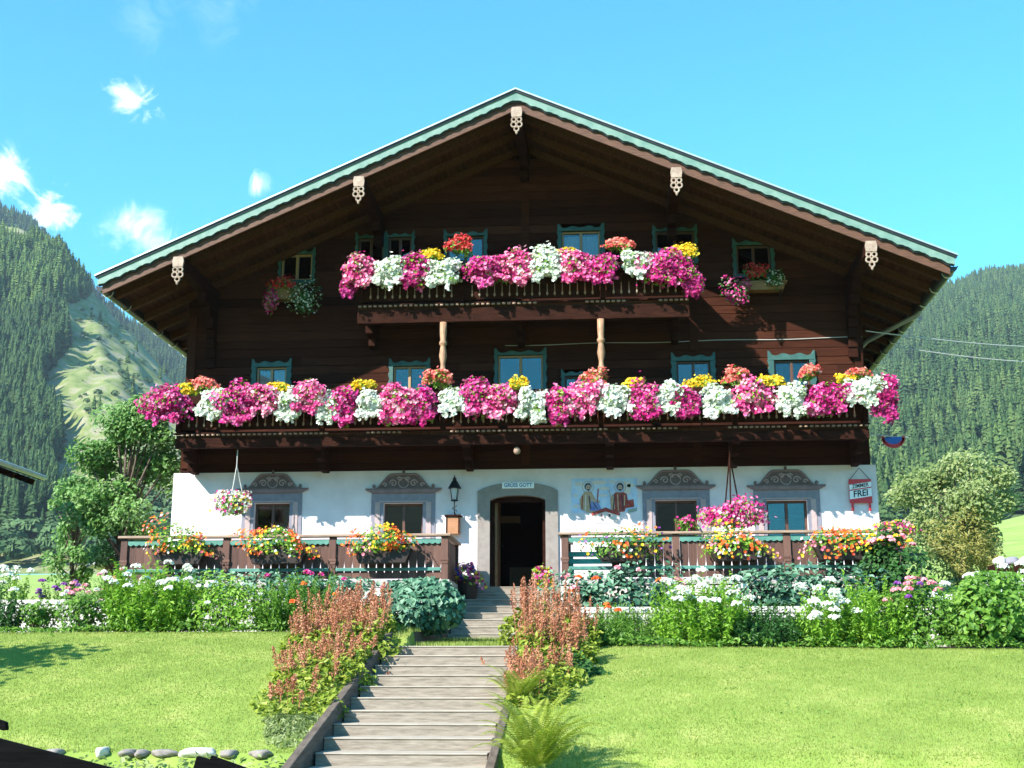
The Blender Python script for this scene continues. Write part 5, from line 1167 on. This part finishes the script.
# border stones below the left lawn
for i, (px, py, wd, hg, lab) in enumerate(((57, 742, 20, 7, 'small flat border stone, leftmost of the row below the lawn'), (105, 744, 14, 9, 'squarish pale border stone with a rounded top'), (131, 746, 20, 6, 'flat pale border stone between a squarish and a darker one'), (146, 743, 14, 5, 'small grey border stone behind the flat pale one'),
    (168, 744, 24, 7, 'dark brownish border stone in the middle of the row'), (200, 746, 34, 9, 'largest white border stone of the row'), (230, 745, 18, 6, 'low pale border stone just right of the largest one'), (262, 748, 26, 6, 'long low border stone near the weeds by the steps'))):
    c = at(px, py, -12.66); zb = float(gz(c[0], -12.75)); r = random.Random(i+40); bm = bmesh.new(); bmesh.ops.create_icosphere(bm, subdivisions=3, radius=1)
    sx, sz = wd/90.0, max(.09, hg/90.0*1.25)
    for v in bm.verts:
        p = v.co.copy(); k = 1+.16*math.sin(p.x*3+i)+.12*math.sin(p.y*4+p.z*3+i*2)+.05*math.sin(p.x*9+p.z*7); v.co = Vector((p.x*sx*.5*k, p.y*.15*k, p.z*sz*k*.62))
        if v.co.z > sz*.45: v.co.z = sz*.45+(v.co.z-sz*.45)*.3
    me = bpy.data.meshes.new('border_stone'); bm.to_mesh(me); bm.free(); me.materials.append(MT['stone'] if i in (1, 5) else MT['stonegrey']); me.polygons.foreach_set('use_smooth', [True]*len(me.polygons))
    o = bpy.data.objects.new('border_stone', me); COL.objects.link(o); o.location = (c[0], -12.72, zb+sz*.18); tag(o, lab, 'stone', 'border stones below the left lawn')
n = 2600; x = RNG.uniform(-9, SX0-.2, n); y = RNG.uniform(-15.5, -12.85, n); P = np.stack([x, y, gz(x, y)+RNG.uniform(0, .12, n)**1.0], -1); v, f = leaves(P, RNG.normal(0, .5, (n, 3))+np.array([0, -.3, .8]), .075, .6)
tag(npmesh('weeds', v, f, RNG.uniform(0, 1, n), LM['olive']), 'low pale weeds and ground cover below the row of border stones', None, None, 'stuff')
n = 7000; x = RNG.uniform(-10, 10, n); x = np.where((x > UX0-.2) & (x < UX1+.2), x+3, x); y = np.where(RNG.uniform(0, 1, n) < .6, RNG.normal(-7.02, .12, n), RNG.uniform(-7.1, -5, n)); P = np.stack([x, y, gz(x, y)+RNG.uniform(.01, .07, n)+.16*RNG.uniform(0, 1, n)*(.5+.5*np.sin(x*3.7+np.sin(x*1.3)*2))], -1); v, f = leaves(P, RNG.normal(0, .5, (n, 3))+np.array([0, -.3, .8]), .07, .6)
tag(npmesh('ground_cover', v, f, RNG.uniform(0, 1, n), LM['leaf']), 'low green ground cover at the front edge of both flower beds', None, None, 'stuff')

# dark rustic fence close to the photographer
t = thing('rustic_fence', 'dark old slanted board fence in the near left corner', 'fence', (-.2, -22.9, -3.5))
def slat(p0, p1, w_, y, over):
    a = np.array(at(*p0, y)); b = np.array(at(*p1, y)); d = (b-a)/np.linalg.norm(b-a); nrm = np.array([d[2], 0, -d[0]]); nrm = nrm if nrm[2] < 0 else -nrm
    a2 = a-d*over; pts = [a2, b, b+nrm*w_*.8+d*.015, b+nrm*w_, a2+nrm*w_]; mb = MB(); v = [(p[0], y-.015, p[2]) for p in pts]+[(p[0], y+.015, p[2]) for p in pts]; k = len(pts)
    mb.poly(v, [tuple(range(k))[::-1], tuple(range(k, 2*k))]+[(i, (i+1) % k, (i+1) % k+k, i+k) for i in range(k)]); mb.build('slat', MT['fencedark'], t, bevel=.004)
slat((0, 738.5), (128, 772), .13, -22.9, .5); slat((-60, 700), (7, 722), .035, -22.6, .4); slat((200, 756.5), (242, 768.5), .05, -22.7, .01)
for x in (-.75, .15, .95): mb = MB(); mb.tube([(x, -22.84, -3.7), (x, -22.84, -2.47)], .05, 8); mb.build('post', MT['fencedark'], t)
mb = MB(); mb.bar((.5, -22.7, -2.29), (1.2, -22.7, -2.52), .02, .05); mb.build('slat', MT['fencedark'], t)

# ------------------------------------------------------------------ trees
def tree(name, label, cat, px0, px1, pt, Y, leaf, n, size, zbase=None, fruit=0, trunk_r=.14, gaps=.35, crown_lo=.22):
    x0 = at(px0, 500, Y)[0]; x1 = at(px1, 500, Y)[0]; cx = (x0+x1)/2; zb = float(gz(cx, Y)); z1 = at((px0+px1)/2, pt, Y)[2]; t = thing(name, label, cat, (cx, Y, zb)); W = (x1-x0)/2; H = z1-zb; SEED[0] += 1; r = np.random.default_rng(SEED[0])
    mb = MB(); mb.tube([(cx, Y, zb-.1), (cx+.05, Y, zb+H*.15), (cx-.04, Y+.03, zb+H*.32), (cx, Y, zb+H*.62)], [trunk_r*1.25, trunk_r, trunk_r*.8, trunk_r*.3], 9)
    cl = []
    for k in range(34):
        a = k*2.4; u = r.uniform(0, 1); hz = zb+H*(crown_lo+.72*u); rad = W*(.92*math.sin(math.pi*(.15+.72*u))**.7)*r.uniform(.35, 1.0); e = np.array([cx+rad*math.cos(a), Y+rad*math.sin(a)*.9, hz]); s = np.array([cx, Y, zb+H*(.16+.38*u)])
        m = (s+e)/2+np.array([0, 0, -.05*H*.3]); mb.tube([s, m, e], [trunk_r*.38, trunk_r*.22, .012], 5); cl.append((e, W*r.uniform(.22, .42)))
    mb.build('trunk', MT['bark'], t, smooth=True)
    P = []; D = []
    per = n//len(cl)
    for e, rad in cl:
        d = RNG.normal(0, 1, (per, 3)); d /= np.linalg.norm(d, axis=1, keepdims=True); P.append(e+d*rad*(RNG.uniform(.15, 1, (per, 1))**.55)*np.array([1.1, 1, .85])); D.append(d)
    P = np.concatenate(P); D = np.concatenate(D); v, f = leaves(P, D*.45+np.array([-.4, -.55, .6])+RNG.normal(0, .5, P.shape), size, .6)
    tone = np.repeat(r.uniform(.2, .8, len(cl)), per); npmesh('crown', v, f, np.clip(tone*.5+.22+RNG.normal(0, .2, len(P)), 0, 1), LM[leaf], t)
    return t
tree('apple_tree', 'bushy green apple tree leaning on the left side of the farmhouse', 'tree', 66, 184, 396, 2.2, 'apple', 15000, .115, trunk_r=.12)
tree('fruit_tree', 'small green sapling in front of the meadow hill, left of the apple tree', 'tree', 48, 108, 470, 7.0, 'apple', 3400, .13, trunk_r=.08)
tree('apple_tree', 'pale green apple tree behind the garden at right', 'tree', 896, 1020, 454, 18.0, 'olive', 11000, .15, trunk_r=.16)
for px0, px1, pt, lab, lf_ in ((1034, 1100, 490, 'grey green bushy tree at the right edge beyond the apple tree', 'apple'),):
    tree('fruit_tree', lab, 'tree', px0, px1, pt, 22.0, lf_, 2200, .28, trunk_r=.15)
# a garden tree standing left of the view, its shade lies on the left lawn edge
tree('garden_tree', 'round garden tree outside the left picture edge shading the corner of the lawn', 'tree', -480, -170, 400, -11.6, 'leaf', 4200, .2, trunk_r=.14)

# ------------------------------------------------------------------ neighbours
b = thing('barn', 'neighbouring barn of which only the dark roof corner shows at left', 'barn', (-15.3, -1.7, -.6))
tip = at(42, 475, 1.0); s_ = .36; rx = tip[0]-4.2; rz = tip[2]+4.2*s_; y0, y1 = -4.5, 1.0
mb = MB()
for s in (-1, 1):
    xe = rx+s*4.2; v = [(rx, y0, rz), (xe, y0, tip[2]), (xe, y1, tip[2]), (rx, y1, rz), (rx, y0, rz-.13), (xe, y0, tip[2]-.13), (xe, y1, tip[2]-.13), (rx, y1, rz-.13)]
    mb.poly(v, [f[::s] for f in [(0, 1, 2, 3), (7, 6, 5, 4), (0, 4, 5, 1), (1, 5, 6, 2), (2, 6, 7, 3)]])
rf = mb.build('roof', MT['dark'], b)
mb = MB(); mb.tube([(tip[0]+.06, y0, tip[2]-.07), (tip[0]+.06, y1+.02, tip[2]-.07)], .06, 8); mb.build('gutter', MT['metal'], rf)
for k in range(6): mb = MB(); mb.bar((tip[0]-.1, y0+.2+k*1.02, tip[2]-.2), (rx, y0+.2+k*1.02, rz-.2), .1, .13); mb.build('rafter', MT['dark'], rf)
mb = MB(); mb.prism([(rx-2.9, -.9), (rx+2.9, -.9), (rx+2.9, tip[2]+1.3*s_-.15), (rx, rz-.15), (rx-2.9, tip[2]+1.3*s_-.15)], y0+.6, y1-.7); mb.build('wall', MT['log'], b)
mb = MB(); mb.box(rx-.8, rx+.8, y0+.54, y0+.598, -.85, 1.4); mb.build('door', MT['barge'], b)
b = thing('shed', 'small low shed with a grey roof half hidden by the left railing corner', 'shed', (-9.6, 4.5, -.4))
p = at(93, 566, 4.0); q_ = at(124, 554, 4.0)
mb = MB(); X2 = q_[0]+1.0; Z2 = q_[2]+(q_[2]-p[2])/(q_[0]-p[0])*1.0
mb.prism([(p[0], p[2]-.07), (X2, Z2-.07), (X2, Z2), (p[0], p[2])], 3.6, 6.5); mb.build('roof', MT['metal'], b)
mb = MB(); mb.prism([(p[0]+.35, -.6), (X2-.05, -.6), (X2-.05, Z2-.09), (p[0]+.35, p[2]-.03)], 3.9, 6.3); mb.build('wall', MT['framew'], b)
# timber topped wall with stones, right
a, b_, c_, d_ = px_rect(991, 1040, 565, 574, .5); t = thing('timber_wall', 'dark timber edged low wall at the right picture edge', 'wall', ((a+b_)/2, .5, c_))
mb = MB(); mb.box(a, b_+1.5, .3, .7, c_-.02, d_); mb.build('beam', MT['dark'], t, bevel=.015)
mb = MB(); mb.box(a+.05, b_+1.45, .36, .64, float(gz(8.6, .5))-.1, c_-.021); mb.build('base', MT['stonegrey'], t)
for px, py, wd, lab, m in ((999, 561, 13, 'rounded pale stone on the left end of the timber edged wall', 'stone'), (1011, 562, 15, 'bluish grey domed stone on the timber edged wall', 'lilac'), (1026, 559, 16, 'pinkish stone on the timber edged wall at the picture edge', 'mauvel')):
    c = at(px, py, .5); bm = bmesh.new(); bmesh.ops.create_icosphere(bm, subdivisions=3, radius=1)
    for v in bm.verts: k = 1+.1*math.sin(v.co.x*3+px)+.08*math.sin(v.co.y*4+v.co.z*5); v.co = Vector((v.co.x*wd/98*k, v.co.y*.13*k, max(-.6, v.co.z)*.12*k))
    me = bpy.data.meshes.new('stone'); bm.to_mesh(me); bm.free(); me.materials.append(MT[m]); me.polygons.foreach_set('use_smooth', [True]*len(me.polygons)); o = bpy.data.objects.new('stone', me); COL.objects.link(o); o.location = (c[0], .5, d_+.07); tag(o, lab, 'stone')
c = at(912, 556, 1.0); t = MB(); t.tube([(c[0]-.28, 1, c[2]), (c[0]+.25, 1.1, c[2]-.02)], .09, 10); t.tube([(c[0]-.2, 1, c[2]-.08), (c[0]-.2, 1, -.8)], .04, 6); t.tube([(c[0]+.18, 1.08, c[2]-.08), (c[0]+.18, 1.08, -.8)], .04, 6)
tag(t.build('log_rail', MT['bark'], loc=(c[0], 1, -.5)), 'short weathered log rail behind the climber at the right railing end', 'log')
c = at(517, 451, -1.22); t = thing('porch_lamp', 'small pale lamp under the lower balcony above the door', 'lamp', c)
mb = MB(); mb.lathe([(.03, .08), (.06, .05), (.075, 0), (.06, -.05), (.02, -.07)], c, 12); mb.build('lamp_shade', MT['cap'], t, smooth=True)
mb = MB(); mb.tube([(c[0], c[1], c[2]+.08), (c[0], c[1], 3.0)], .012, 6); mb.build('stem', MT['iron'], t)

# thin mountain air
hz = MB(); hz.box(-3100, 3100, -1400, 4100, -12, 760); hzo = hz.build('haze', [])
hm = bpy.data.materials.new('mountain_air'); hm.use_nodes = True; t = hm.node_tree; t.nodes.remove(t.nodes['Principled BSDF'])
pv = N(t, 'ShaderNodeVolumePrincipled'); pv.inputs['Color'].default_value = (.70, .85, 1.0, 1); pv.inputs['Density'].default_value = 0.00010; pv.inputs['Anisotropy'].default_value = 0.0
t.links.new(pv.outputs[0], t.nodes['Material Output'].inputs['Volume']); hzo.data.materials.append(hm); hzo['kind'] = 'stuff'; hzo['label'] = 'thin bluish haze in the valley air'
